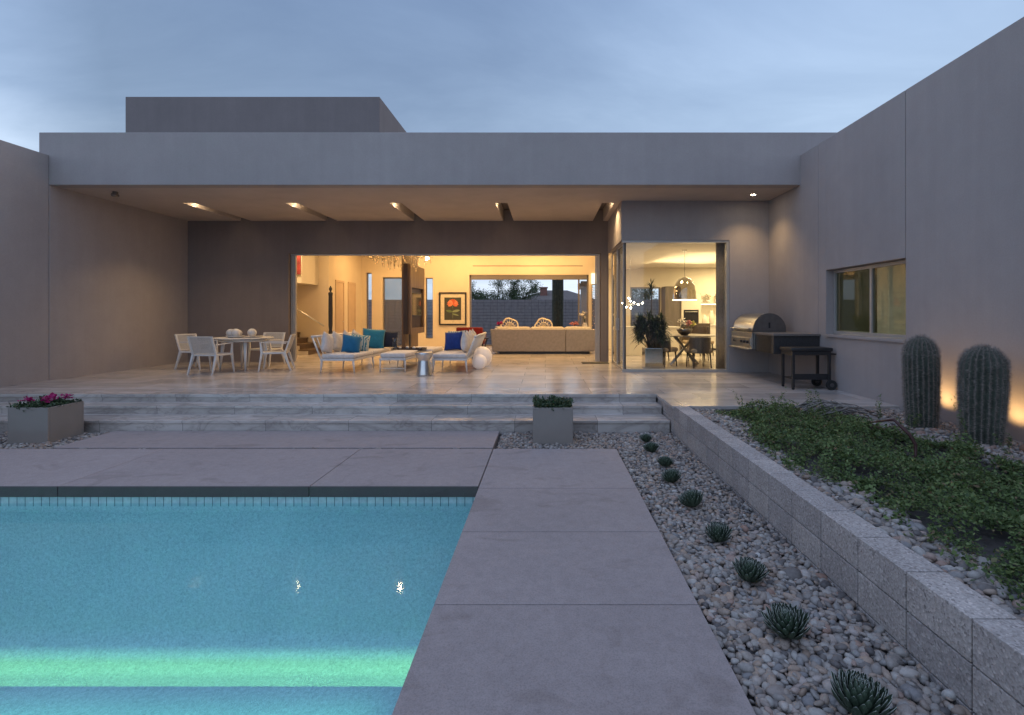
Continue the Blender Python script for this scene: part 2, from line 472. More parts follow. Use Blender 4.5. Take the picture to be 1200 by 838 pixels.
M['lamp_shelf'] = emit('lit_shelf_strip', (1,.82,.50), 5)
M['sconce'] = emit('lit_sconce', (1,.80,.45), 2.2)
M['roof_tile'] = simple('grey_roof_tile', (.15,.125,.115), .9, 0, .2, 8, .3)
M['far_wall'] = simple('neighbour_stucco', (.30,.22,.17), .9)
M['brick'] = simple('chimney_brick', (.22,.10,.08), .9)
M['block_far'] = simple('grey_garden_block', (.26,.235,.23), .95, 0, .15, 6, .3)

def crystal_mat():
    m, nt, out = newmat('crystal_bead')
    g = N(nt, 'ShaderNodeBsdfGlossy', Roughness=.08); g.inputs['Color'].default_value = (.75,.66,.52,1)
    t = N(nt, 'ShaderNodeBsdfTransparent'); t.inputs['Color'].default_value = (.85,.8,.7,1)
    ms = nt.nodes.new('ShaderNodeMixShader'); ms.inputs[0].default_value = .8
    nt.links.new(t.outputs[0], ms.inputs[1]); nt.links.new(g.outputs[0], ms.inputs[2]); nt.links.new(ms.outputs[0], out.inputs['Surface'])
    return m
M['crystal'] = crystal_mat()

def pool_plaster():
    m, nt, out = newmat('pool_plaster')
    v = pos(nt)
    vo = N(nt, 'ShaderNodeTexVoronoi', Scale=85.0); nt.links.new(v, vo.inputs['Vector'])
    c = ramp(nt, noise(nt, v, 1.2, 4), [(.3, (.44,.555,.60)), (.7, (.50,.61,.65))])
    c = mix(nt, c, ramp(nt, vo.outputs['Color'], [(.1, (.72,.75,.77)), (.5, (1,1,1)), (.95, (1.16,1.15,1.14))]), .7, 'MULTIPLY')
    c = mix(nt, c, ramp(nt, noise(nt, v, 30, 5, .7), [(.3, (.8,)*3), (.7, (1.15,)*3)]), .8, 'MULTIPLY')
    principled(nt, out, c, .9, 0, bump(nt, vo.outputs['Distance'], .4, .005), .2)
    return m
M['plaster'] = pool_plaster()

def pool_tile():
    m, nt, out = newmat('pool_waterline_tile')
    tc = nt.nodes.new('ShaderNodeNewGeometry')
    sep = nt.nodes.new('ShaderNodeSeparateXYZ'); nt.links.new(tc.outputs['Position'], sep.inputs[0])
    s = math_(nt, 'ADD', sep.outputs['X'], sep.outputs['Y'])
    comb = nt.nodes.new('ShaderNodeCombineXYZ'); nt.links.new(s, comb.inputs[0])
    nt.links.new(math_(nt, 'ADD', sep.outputs['Z'], .64), comb.inputs[1])
    br = N(nt, 'ShaderNodeTexBrick', Scale=1.0, Mortar__Size=.0045, Mortar__Smooth=.1, Brick__Width=.08, Row__Height=.155)
    br.offset = 0
    br.inputs['Color1'].default_value = (.40,.52,.56,1); br.inputs['Color2'].default_value = (.48,.59,.62,1); br.inputs['Mortar'].default_value = (.14,.20,.23,1)
    nt.links.new(comb.outputs[0], br.inputs['Vector'])
    c = mix(nt, br.outputs['Color'], ramp(nt, noise(nt, pos(nt), 25, 4), [(.3, (.85,)*3), (.7, (1.1,)*3)]), 1, 'MULTIPLY')
    principled(nt, out, c, .25, 0, None, .5)
    return m
M['tile'] = pool_tile()

def water_mat():
    m, nt, out = newmat('pool_water')
    n1 = noise(nt, pos(nt, (1, 1.6, 1)), 3.2, 3, .5, .4)
    n2 = noise(nt, pos(nt), 42, 3, .6)
    b1 = N(nt, 'ShaderNodeBump', Strength=.03, Distance=.02); nt.links.new(n1, b1.inputs['Height'])
    b2 = N(nt, 'ShaderNodeBump', Strength=.012, Distance=.004); nt.links.new(n2, b2.inputs['Height']); nt.links.new(b1.outputs[0], b2.inputs['Normal'])
    fr = N(nt, 'ShaderNodeFresnel', IOR=1.33); nt.links.new(b2.outputs[0], fr.inputs['Normal'])
    t = N(nt, 'ShaderNodeBsdfTransparent'); t.inputs['Color'].default_value = (.78,.93,.93,1)
    g = N(nt, 'ShaderNodeBsdfGlossy', Roughness=.045); nt.links.new(b2.outputs[0], g.inputs['Normal'])
    ms = nt.nodes.new('ShaderNodeMixShader')
    nt.links.new(fr.outputs[0], ms.inputs[0]); nt.links.new(t.outputs[0], ms.inputs[1]); nt.links.new(g.outputs[0], ms.inputs[2])
    nt.links.new(ms.outputs[0], out.inputs['Surface'])
    return m
M['water'] = water_mat()

# ------------------------------------------------------------------ lamps
def lamp(name, typ, loc, energy, color, parent=None, aim=None, **kw):
    l = bpy.data.lights.new(name, typ); l.energy = energy; l.color = color
    for k, v in kw.items(): setattr(l, k, v)
    o = bpy.data.objects.new(name, l); col.objects.link(o); o.location = loc
    if aim is not None:
        o.rotation_euler = (Vector(aim)-Vector(loc)).to_track_quat('-Z', 'Y').to_euler()
    if parent is not None:
        o.parent = parent; o.matrix_parent_inverse = Matrix.Translation(parent.location).inverted()
    return o
WARM = (1, .585, .225)
WARM2 = (1, .68, .33)

# ------------------------------------------------------------------ dimensions (metres; camera at x=0, y=0, z=1.3)
F = 10.03          # front of the roof overhang
BW = 13.92         # rear wall of the terrace
DW = 11.45         # dining room front
LW, RW = -9.72, 5.0
CE = 3.83          # soffit height
PT = -.38          # paving height
WZ = -.56          # water level

# ------------------------------------------------------------------ setting
def rect_with_hole(name, X, Y, hole, z, mat):
    xs = [X[0], hole[0], hole[1], X[1]]; ys = [Y[0], hole[2], hole[3], Y[1]]
    b = MB(); vs = [(x, y, z) for y in ys for x in xs]; fs = []
    for j in range(3):
        for i in range(3):
            if i == 1 and j == 1: continue
            fs.append((j*4+i, j*4+i+1, (j+1)*4+i+1, (j+1)*4+i))
    b._add(vs, fs)
    return tag(b.build(name, mat), kind='structure')
rect_with_hole('ground', (-600, 600), (-600, 900), (-12.2, -.5, .9, 5.2), -.46, M['ground'])

# terrace: marble slabs, wide strip up to the steps and a tongue on the right towards the bed
b = MB()
b.box(-9.72, 1.80, 8.86, 21.5, -.05, 0)
b.box(1.80, 5.0, 7.23, 11.40, -.05, 0)
b.box(1.80, 9.0, 11.40, 21.5, -.05, 0)
b.box(-9.72, 1.80, 8.86, 21.5, -.45, -.05)
b.box(2.02, 9.0, 11.4, 21.5, -.45, -.05)
b.box(2.03, 5.0, 7.26, 11.4, -.45, -.05)
tag(b.build('terrace', M['marble'], bev=.004), kind='structure')
b = MB()
b.box(-9.72, 1.80, 8.30, 8.856, -.05, 0); b.box(-9.72, 1.80, 8.32, 8.856, -.45, -.05)
b.box(-9.72, 1.80, 7.90, 8.318, -.16, -.12); b.box(-9.72, 1.80, 7.915, 8.316, -.45, -.16)
b.box(-9.72, 1.80, 7.39, 7.914, -.28, -.24); b.box(-9.72, 1.80, 7.405, 7.913, -.45, -.28)
tag(b.build('steps', M['marble_step'], bev=.004), kind='structure')

# paving
b = MB()
b.box(-6.2, -.66, 6.455, 7.37, PT-.08, PT-.004)
tag(b.build('garden_path', M['concrete'], bev=.006), kind='structure')
b = MB()
xs = [-12.2, -8.6, -4.75, -2.3, -.652]
for i in range(4):
    b.box(xs[i]+.004, xs[i+1]-.004, 5.005, 6.38, PT-.105, PT)
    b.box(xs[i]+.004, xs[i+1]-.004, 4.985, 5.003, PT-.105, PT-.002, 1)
for i in range(4):
    b.box(xs[i]+.004, xs[i+1]-.004, -.6, .99, PT-.105, PT)
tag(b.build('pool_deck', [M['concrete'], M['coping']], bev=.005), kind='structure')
b = MB()
ys = [-3.5, -2.0, -1.0, -.0, .98, 1.97, 2.96, 3.95, 4.94, 6.38]
for i in range(len(ys)-1):
    b.box(-.644, .885, ys[i]+.004, ys[i+1]-.004, PT-.105, PT)
tag(b.build('path', M['concrete'], bev=.002), kind='structure')

# pool
b = MB()
x0, x1, y0, y1 = -12.0, -.670, 1.0, 5.03
zt, zf, zs, ysh = -.49, -2.07, -1.77, 4.12
def wallq(p, q, z0, z1, mi): b._add([(p[0],p[1],z0),(q[0],q[1],z0),(q[0],q[1],z1),(p[0],p[1],z1)], [(0,1,2,3)], mi)
for p, q in (((x0,y1),(x1,y1)), ((x1,y1),(x1,y0)), ((x1,y0),(x0,y0)), ((x0,y0),(x0,y1))):
    wallq(p, q, -.590, zt, 1); wallq(p, q, zf if p[1] != q[1] or p[1] < 2 else zf+.30, -.590, 0)
cv = [(ysh, zf)]+[(y1-.30+.30*math.sin(k*PI/32), zf+.30-.30*math.cos(k*PI/32)) for k in range(17)]
b._add([(xx, p[0], p[1]) for p in cv for xx in (x0, x1)], [(2*k, 2*k+1, 2*k+3, 2*k+2) for k in range(len(cv)-1)], 0, True)
b._add([(x0,y0,zs),(x1,y0,zs),(x1,ysh+.10,zs),(x0,ysh+.10,zs)], [(0,1,2,3)])
b._add([(x0,ysh+.10,zs-.06),(x1,ysh+.10,zs-.06),(x1,ysh+.10,zs),(x0,ysh+.10,zs)], [(0,1,2,3)])
b._add([(x0,ysh,zs-.06),(x1,ysh,zs-.06),(x1,ysh+.10,zs-.06),(x0,ysh+.10,zs-.06)], [(0,1,2,3)])
b._add([(x0,ysh,zf),(x1,ysh,zf),(x1,ysh,zs-.06),(x0,ysh,zs-.06)], [(0,1,2,3)])
pool = tag(b.build('pool_basin', [M['plaster'], M['tile']]), kind='structure')
b = MB(); b._add([(x0,y0,WZ),(x1,y0,WZ),(x1,y1,WZ),(x0,y1,WZ)], [(0,1,2,3)])
tag(b.build('water', M['water']), kind='structure')

# upper planting bed soil and lower bed soil
b = MB(); b.box(2.02, 5.0, -.5, 7.228, -.45, -.075)
tag(b.build('bed_soil', M['bed']), kind='structure')
b = MB(); b._add([(-11,-3,-.44),(1.80,-3,-.44),(1.80,7.38,-.44),(-11,7.38,-.44)], [(0,1,2,3)])
b = MB()
for (a0,a1,c0,c1) in ((.86,1.80,-3,7.40),(-9.7,.86,6.36,7.40)):
    b._add([(a0,c0,-.44),(a1,c0,-.44),(a1,c1,-.44),(a0,c1,-.44)], [(0,1,2,3)])
tag(b.build('bed_soil', M['bed']), kind='structure')

# ------------------------------------------------------------------ retaining wall of blocks
b = MB()
b.box(1.832, 2.008, -.6, 7.225, -.55, -.012, 1)
b.box(1.832, 2.008, 7.225, 8.30, -.55, -.056, 1)
y_j0 = 600*1.82/499.4        # a joint seen in the photograph
L = .399
k0 = -8
for c in range(3):
    z1 = -.2*c; z0 = z1-.192
    for k in range(k0, 20):
        a0 = y_j0+k*L+.0045; a1 = a0+L-.009
        if a0 > 8.2: continue
        a1 = min(a1, 8.295)
        zz1 = z1
        if c == 0 and a1 > 7.25:
            if a0 < 7.20:
                b.box(1.82, 2.02, a0, 7.224, z0, z1); b.box(1.82, 2.02, 7.232, a1, z0, -.054)
                continue
            zz1 = -.054
        b.box(1.82, 2.02, a0, a1, z0, zz1)
tag(b.build('retaining_wall', [M['block'], M['mortar']], bev=.004), 'low speckled concrete block wall between the pebble strip and the raised bed', 'wall')

# ------------------------------------------------------------------ house
house = thing('house', 'low flat-roofed stucco house with deep overhang and glowing open living room', 'house')
S = M['stucco']
# wing walls on both sides, made of panels with open control joints
b = MB()
def wall_x(xf, xb, y0, y1, z0, z1, mi=0): b.box(min(xf,xb), max(xf,xb), y0, y1, z0, z1, mi)
wall_x(LW, LW-.2, 2.0, F-.006, -.46, 4.41)
wall_x(LW, LW-.2, F+.006, BW+.30, -.46, CE+.3)
wall_x(LW-.02, LW-.18, F-.008, F+.008, -.46, CE, 1)
b.build('garden_wall', [S, M['joint']], house, .01)
b = MB()
wy = [-3.0, 7.11, 9.12]            # window 7.11 .. 9.12, z .94 .. 2.08
wall_x(RW, RW+.3, -3, 7.104, -.46, 4.41)
wall_x(RW, RW+.3, 7.116, 9.12, -.46, .94); wall_x(RW, RW+.3, 7.116, 9.12, 2.08, 4.41)
wall_x(RW, RW+.3, 9.12, 9.37, -.46, 4.41)
wall_x(RW, RW+.3, 9.378, DW+.3, -.46, 4.41)
wall_x(RW+.02, RW+.28, 7.10, 7.12, -.46, 4.40, 1); wall_x(RW+.02, RW+.28, 9.369, 9.379, -.46, 4.40, 1)
b.build('wing_wall', [S, M['joint']], house, .01)
# roof: fascia, soffit with five slots, deck
b = MB()
b.box(LW-.2, 12.0, F, F+.25, CE-.002, 4.86)
b.box(LW-.2, LW+.05, F+.25, 22, 4.2, 4.86); b.box(11.7, 12, F+.25, 22, 4.2, 4.86); b.box(LW-.2, 12, 22, 22.25, 4.2, 4.86)
b.build('fascia', S, house, .01)
b = MB()
slots = [-8.13, -5.79, -3.42, -1.00, 1.43]; sw = .14
s0 = 11.67
b.box(LW, 5.0, F+.25, s0, CE, CE+.32)
edges = [LW]
for c in slots: edges += [c-sw, c+sw]
edges.append(1.72)
for i in range(0, len(edges), 2):
    b.box(edges[i], edges[i+1], s0, BW, CE, CE+.32)
b.box(1.72, 5.0, s0, DW+.3, CE, CE+.32)
b.build('soffit', simple('soffit_plaster', (.46,.40,.365), .9, 0, .06, 2, .15, .2, 60), house)
b = MB()
b.box(LW, 12.0, F+.26, 22, CE+.325, 4.4)
b.box(5.3, 12, -3, F, 4.0, 4.2)
b.build('roof', M['stucco_dark'], house)
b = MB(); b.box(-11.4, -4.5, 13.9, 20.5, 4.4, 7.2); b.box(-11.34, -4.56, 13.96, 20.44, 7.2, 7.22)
b.build('upper_storey', M['stucco_upper'], house, .01)
# rear wall of terrace with the big opening; wall of dining front; return wall
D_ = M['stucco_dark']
b = MB()
b.box(LW, -6.98, BW, BW+.3, 0, CE+.3)
b.box(-6.98, 1.51, BW, BW+.3, 2.95, CE+.3)
b.box(1.51, 1.72, BW, BW+.3, 0, CE+.3)
b.build('rear_wall', D_, house)
b = MB()
b.box(1.70, 5.0, DW, DW+.25, 2.95, CE+.3)
b.box(4.12, 5.0, DW, DW+.25, 0, 2.95)
b.box(1.70, 1.90, DW+.25, BW, 2.95, CE+.3)
b.build('dining_wall', S, house)
# interior shell
b = MB()
C1 = 3.95
bwY = 20.5
def back(xa, xb, za, zb): b.box(xa, xb, bwY, bwY+.3, za, zb)
back(-7.66, -7.18, 0, C1); back(-7.18, -6.95, 2.95, C1); back(-6.95, -6.52, 0, C1)
back(-6.52, -5.66, 2.77, C1); back(-5.66, -4.80, 0, C1); back(-4.80, -4.50, 2.75, C1); back(-4.80, -4.50, 0, .32)
back(-4.50, -3.04, 0, C1); back(-3.04, 1.74, 2.87, C1); back(1.74, 1.86, 0, C1)
back(1.86, 2.30, 2.5, C1); back(1.86, 2.30, 0, .55); back(2.30, 3.1, 0, C1)
b.box(-7.66, -7.36, 17.4, bwY, 0, C1)
b.box(-10.0, -7.66, 17.4, 17.7, 0, C1)
b.box(-10.0, -9.75, BW+.3, 17.4, 0, C1)
b.box(-9.7, -6.98, BW+.31, BW+.36, 0, C1)
b.build('interior_wall', M['cream'], house)
b = MB()
b.box(-10, 3.3, BW+.31, bwY+.3, C1, C1+.1)
b.box(1.92, 3.4, DW+.26, 19.2, 2.96, 3.06); b.box(3.4, 9, DW+.26, 13.7, 2.96, 3.06)
b.box(3.403, 9, 13.703, 19.2, 3.02, 3.1)
b.build('ceiling', M['ceil'], house)
# bulkhead over the stair + stair
b = MB(); b.box(-9.7, -7.70, 16.2, 17.39, 2.28, C1)
b.build('bulkhead', M['cream_light'], house)
st = None
b = MB()
for i in range(8):
    xr = -7.53-.27*i
    b.box(xr-.27, xr, 16.25, 17.39, 0, .17*(i+1)-.045)
st = b.build('stair', M['cream_light'], house)
b = MB()
for i in range(8):
    xr = -7.53-.27*i
    b.box(xr-.28, xr+.03, 16.2, 17.38, .17*(i+1)-.044, .17*(i+1))
    b.box(xr, xr+.004, 16.26, 17.38, .17*i+.001, .17*(i+1)-.046)
b.build('tread', M['walnut'], st)
b = MB()
b.tube([(-7.0,16.2,.92),(-8.9,16.2,2.1)], .025, 8)
b.build('handrail', M['steel'], st)
b = MB()
b._add([(-7.1,16.2,.0),(-9.0,16.2,1.2),(-9.0,16.2,2.12),(-7.1,16.2,.95)], [(0,1,2,3)])
b.build('glass_panel', M['glass'], st)
# interior doors on the side wall
for (ya, yb) in ((18.0, 18.62), (19.15, 19.75)):
    b = MB(); b.box(-7.36, -7.345, ya, yb, .005, 2.42)
    d = b.build('door', M['door'], house)
    b = MB(); b.box(-7.36, -7.33, ya-.07, ya-.002, 0, 2.5); b.box(-7.36, -7.33, yb+.002, yb+.07, 0, 2.5); b.box(-7.36, -7.33, ya-.002, yb+.002, 2.425, 2.5)
    b.build('door_frame', M['door'], d)
    b = MB(); b.cyl((-7.345,yb-.07,1.02), (-7.30,yb-.07,1.02), .012); b.cyl((-7.30,yb-.07,1.02), (-7.30,yb-.17,1.02), .01)
    b.build('handle', M['steel'], d)
# windows in the living-room back wall
def window(name, xa, xb, za, zb, y, fr=.05, bars=(), mat=None, parent=house, gl=None, pane=None):
    b = MB()
    b.box(xa, xb, y, y+.08, za, za+fr); b.box(xa, xb, y, y+.08, zb-fr, zb)
    b.box(xa, xa+fr, y, y+.08, za+fr, zb-fr); b.box(xb-fr, xb, y, y+.08, za+fr, zb-fr)
    for q in bars: b.box(q-fr/2, q+fr/2, y, y+.08, za+fr, zb-fr)
    w = b.build(name, mat or M['frame'], parent)
    g = MB(); pa, pb = pane or (xa+fr, xb-fr); g.box(pa, pb, y+.036, y+.044, za+fr, zb-fr)
    g.build('pane', gl or M['glass'], w)
    return w
w = window('window', -3.038, 1.738, .0, 2.868, bwY+.12, .06, (1.35,), pane=(1.38, 1.678))
b = MB(); b.box(-2.97, 1.67, bwY+.02, bwY+.11, 2.68, 2.865); b.build('blind_box', M['frame'], w)
window('window', -7.178, -6.952, 0, 2.948, bwY+.1, .03)
window('window', -6.518, -5.662, 0, 2.768, bwY+.1, .04, gl=glass('etched_glass', (.60,.66,.66), 4.0, .45))
window('window', -4.798, -4.502, .322, 2.748, bwY+.1, .03)
window('window', 1.862, 2.298, .552, 2.498, bwY+.1, .03)
b = MB(); b.box(-2.9, 1.5, bwY-.006, bwY-.001, 3.21, 3.24); b.build('air_slot', M['frame'], house)
# sliding glass: dining corner
b = MB()
b.box(1.72, 4.12, DW+.02, DW+.14, 0.001, .06); b.box(4.06, 4.12, DW+.02, DW+.14, .06, 2.95); b.box(1.72, 4.06, DW+.02, DW+.14, 2.90, 2.95)
dg = b.build('glass_wall', M['frame_pale'], house)
b = MB(); b.box(1.815, 4.06, DW+.07, DW+.082, .06, 2.90); b.build('pane', M['glass'], dg)
b = MB(); b.box(1.785, 1.812, DW+.05, DW+.10, .06, 2.90); b.build('corner_joint', M['black'], dg)
b = MB()
for ya, yb, xo in ((DW+.15, 12.65, 1.76), (12.6, BW-.02, 1.80)):
    b.box(xo, xo+.04, ya, yb, .001, .06); b.box(xo, xo+.04, ya, yb, 2.88, 2.95)
    b.box(xo, xo+.04, ya, ya+.06, .06, 2.88); b.box(xo, xo+.04, yb-.06, yb, .06, 2.88)
sd = b.build('sliding_door', M['frame_pale'], house)
b = MB(); b.box(1.775, 1.785, DW+.21, 12.59, .06, 2.88); b.box(1.815, 1.825, 12.66, BW-.08, .06, 2.88); b.build('pane', M['glass'], sd)
b = MB(); b.cyl((1.745,12.60,.9), (1.745,12.60,1.2), .012); b.build('handle', M['steel'], sd)
# jamb of the big opening: retracted panels stacked at both ends
for xx in (-6.97, 1.37):
    b = MB()
    for k in range(3): b.box(xx+.045*k, xx+.035+.045*k, BW+.12, BW+.19, 0.002, 2.90)
    b.build('folded_panel', M['frame_pale'], house)
b = MB(); b.box(-6.97, 1.50, BW+.1, BW+.2, 2.905, 2.948); b.build('door_track', M['frame_pale'], house)
# wing window
b = MB()
X_ = RW+.13
ya, yb, za, zb = 7.13, 9.11, .95, 2.07
for (a,c,e,g) in ((ya,yb,za,za+.05),(ya,yb,zb-.05,zb),(ya,ya+.05,za+.05,zb-.05),(yb-.05,yb,za+.05,zb-.05),(8.05,8.10,za+.05,zb-.05)):
    b.box(X_, X_+.06, a, c, e, g)
ww = b.build('window', M['frame_pale'], house)
b = MB(); b.box(X_+.025, X_+.032, ya+.05, 8.05, za+.05, zb-.05); b.box(X_+.025, X_+.032, 8.10, yb-.05, za+.05, zb-.05); b.build('pane', M['glass_wing'], ww)
b = MB(); b.box(X_+.10, X_+.108, 8.08, yb-.02, za+.06, zb-.02); b.build('roller_blind', islands('roller_blind', [(0,(.36,.34,.27)),(1,(.36,.34,.27))], .9, .2, 60, .45), ww)
b = MB(); b.box(RW-.03, RW+.128, 7.118, 9.118, .90, .938); b.build('sill', S, ww)
# wing interior
b = MB()
b.box(9.0, 9.2, -3, DW+.3, 0, 4.0); b.box(5.3, 9, 4.0, 4.2, 0, 4.0); b.box(5.3, 9.0, DW+.05, DW+.29, 0, 4.0); b.box(5.31, 9, 4.2, DW, 2.7, 2.8)
b.build('wing_room', simple('wing_plaster', (.55,.55,.53), .9), house)
b = MB(); b.box(5.31, 9, 4.2, DW, -.04, -.002); b.build('wing_floor', M['greywood'], house)
# kitchen and dining shell
kY = 19.0
b = MB()
b.box(1.95, 9, kY, kY+.25, 2.3, 3.2); b.box(4.28, 9, kY, kY+.25, 0, 2.3); b.box(1.95, 3.16, kY, kY+.25, 0, 2.3)
b.box(8.8, 9, DW+.3, kY, 0, 3.2)
b.build('kitchen_wall', M['cream_light'], house)
window('window', 3.162, 4.278, .0, 2.298, kY+.06, .05)

# ------------------------------------------------------------------ things on the house
for i, c in enumerate(slots):
    lab = ['lit lamp in the soffit slot nearest the long left wall', 'lit lamp in the second soffit slot from the left wall', 'lit lamp in the middle soffit slot above the outdoor sofas',
           'lit lamp in the soffit slot above the white globes', 'lit lamp in the soffit slot beside the dining room corner'][i]
    t = thing('ceiling_light', lab, 'ceiling light', (c, 12.06, CE+.26), 0, 'lamps in the soffit slots')
    b = MB(); b.cyl((0,0,.058), (0,0,-.06), .066, .060, 16); b.build('lamp_can', M['black'], t)
    b = MB(); b.ball((0,0,-.075), .048, 14, 0, (1,1,.7)); b.build('bulb', M['lamp_slot'], t)
    lamp('slot_lamp', 'SPOT', (c, 12.06, CE+.13), 140, WARM2, None, (c, 12.0, 0), spot_size=R(112), spot_blend=1.0, shadow_soft_size=.03)
t = thing('downlight', 'small round lit downlight in the soffit above the barbecue', 'downlight', (4.41, 10.85, CE))
b = MB(); b.lathe([(.035,-.001),(.07,-.001),(.07,-.008),(.055,-.008)], n=24, cap=False); b.build('trim_ring', M['white_metal'], t)
b = MB(); b.cyl((0,0,-.002), (0,0,-.006), .045, .045, 20); b.build('bulb', M['lamp_bright'], t)
lamp('downlight_lamp', 'SPOT', (4.41, 10.85, CE-.02), 75, WARM2, None, (4.41, 10.85, 0), spot_size=R(110), spot_blend=.9, shadow_soft_size=.04)
t = thing('security_camera', 'small dark fixture under the overhang at the left wall', 'camera', (-8.9, 10.6, CE))
b = MB(); b.cyl((0,0,0), (0,0,-.05), .05, .05, 14); b.build('mount', M['frame'], t)
b = MB(); b.tube([(0,.05,-.07),(.03,-.10,-.085)], .038, 12); b.build('housing', M['frame'], t)

# ------------------------------------------------------------------ outdoor dining set
def make_chair():
    t = thing('dining_chair', '', 'chair', (0,0,0), 0, 'white woven chairs round the outdoor table')
    W = .27
    for sx in (-1, 1):
        b = MB(); b.hexa([(sx*W*1.02-.012,-.30,0),(sx*W*1.02+.012,-.30,0),(sx*W*1.02+.012,-.275,0),(sx*W*1.02-.012,-.275,0)],
                         [(sx*W-.022,-.25,.42),(sx*W+.022,-.25,.42),(sx*W+.022,-.20,.42),(sx*W-.022,-.20,.42)])
        b.hexa([(sx*W-.022,-.25,.42),(sx*W+.022,-.25,.42),(sx*W+.022,-.20,.42),(sx*W-.022,-.20,.42)],
               [(sx*W*.95-.012,-.27,.65),(sx*W*.95+.012,-.27,.65),(sx*W*.95+.012,-.24,.65),(sx*W*.95-.012,-.24,.65)])
        b.build('leg', M['white_metal'], t, .003)
        b = MB(); b.hexa([(sx*W*1.05-.012,.36,0),(sx*W*1.05+.012,.36,0),(sx*W*1.05+.012,.39,0),(sx*W*1.05-.012,.39,0)],
                         [(sx*W-.025,.20,.42),(sx*W+.025,.20,.42),(sx*W+.025,.27,.42),(sx*W-.025,.27,.42)])
        b.build('leg', M['white_metal'], t, .003)
        b = MB(); b.hexa([(sx*W*.95-.02,-.27,.645),(sx*W*.95+.02,-.27,.645),(sx*W+.02,.27,.62),(sx*W-.02,.27,.62)],
                         [(sx*W*.95-.02,-.27,.665),(sx*W*.95+.02,-.27,.665),(sx*W+.02,.27,.642),(sx*W-.02,.27,.642)])
        b.build('armrest', M['white_metal'], t, .003)
    b = MB(); b.box(-W,W,-.25,-.21,.39,.43); b.box(-W,W,.215,.255,.39,.43); b.box(-W-.02,-W+.02,-.21,.215,.39,.43); b.box(W-.02,W+.02,-.21,.215,.39,.43)
    b.build('seat_frame', M['white_metal'], t, .003)
    b = MB()
    for k in range(22):
        y = -.205+.42*k/21; b.box(-W+.02, W-.02, y-.006, y+.006, .420, .428)
    for k in range(16):
        x = -W+.04+(2*W-.08)*k/15; b.box(x-.005, x+.005, -.21, .215, .416, .4195)
    b.build('seat', M['weave'], t)
    # backrest, leaning
    b = MB(); P = lambda x, u, d: (x, .25+.13*u+d, .42+.40*u)
    def bar(x0, x1, u0, u1, d0=-.015, d1=.015): b.hexa([P(x0,u0,d0),P(x1,u0,d0),P(x1,u0,d1),P(x0,u0,d1)], [P(x0,u1,d0),P(x1,u1,d0),P(x1,u1,d1),P(x0,u1,d1)])
    bar(-W-.022,-W+.022,0,1); bar(W-.022,W+.022,0,1); bar(-W+.022,W-.022,.94,1.0); bar(-W+.022,W-.022,.06,.10)
    b.build('back_frame', M['white_metal'], t, .003)
    b = MB()
    for k in range(24):
        x = -W+.035+(2*W-.07)*k/23; bar(x-.006, x+.006, .10, .94, -.004, .002)
    for k in range(16):
        u = .13+.8*k/15; bar(-W+.022, W-.022, u-.011, u+.011, .0025, .006)
    b.build('backrest', M['weave'], t)
    return t
ch = make_chair()
tc = (-7.10, 12.05)
spots = [((-7.33, 11.30), R(174), 'white woven chair at the round table, its back to the steps'),
         ((-8.28, 12.25), R(80), 'white woven chair between the round table and the left wall'),
         ((-6.28, 11.90), R(-72), 'white woven chair on the sofa side of the round table'),
         ((-7.10, 13.0), R(-4), 'white woven chair behind the round table facing the pool')]
for i, ((x, y), a, lab) in enumerate(spots):
    if i == 0:
        ch.location = (x, y, 0); ch.rotation_euler = (0,0,a); ch['label'] = lab
    else: dup(ch, lab, (x, y, 0), a)
t = thing('dining_table', 'round white outdoor table with tapered legs on the terrace', 'table', (tc[0], tc[1], 0))
b = MB(); b.lathe([(.60,.725),(.625,.728),(.63,.738),(.62,.75)], n=48, smooth=False); b.build('tabletop', M['weave'], t)
b = MB(); b.lathe([(.50,.66),(.50,.724)], n=40, smooth=True); b.build('apron', M['white_metal'], t)
for k in range(4):
    a = R(35+90*k); b = MB()
    b.tube([(.40*math.cos(a),.40*math.sin(a),.70),(.47*math.cos(a),.47*math.sin(a),0)], .045, 12, 0, .018); b.build('leg', M['white_metal'], t)
t = tag(MB().lathe([(.02,0),(.12,.0),(.17,.02),(.19,.05),(.178,.05),(.155,.028),(.10,.012)], (0,0,0), 28).build('bowl', M['ceramic']), 'shallow pale bowl holding round ornaments on the outdoor table', 'bowl')
t.location = (-7.18, 11.85, .751)
for i, (dx, dy, r, lab) in enumerate([(-.07,-.05,.095,'pale speckled ball at the left of the bowl'),(.06,-.07,.10,'largest pale ball at the front of the bowl'),(.02,.09,.085,'pale ball behind the others in the bowl')]):
    o = MB().ball((0,0,0), r, 20).build('decorative_ball', M['ceramic']); tag(o, lab, 'ball', 'balls in the outdoor bowl'); o.location = (-7.18+dx, 11.85+dy, .765+r)
t = tag(MB().lathe([(.02,0),(.15,.0),(.26,.022),(.255,.027),(.14,.007)], (0,0,0), 28).build('plate', M['ceramic']), 'flat pale plate behind the bowl on the outdoor table', 'plate'); t.location = (-6.95, 12.12, .751)
o = MB().ball((0,0,0), .10, 20).build('decorative_ball', M['ceramic']); tag(o, 'single pale ball on the flat plate of the outdoor table', 'ball', 'balls in the outdoor bowl'); o.location = (-6.92, 12.08, .86)

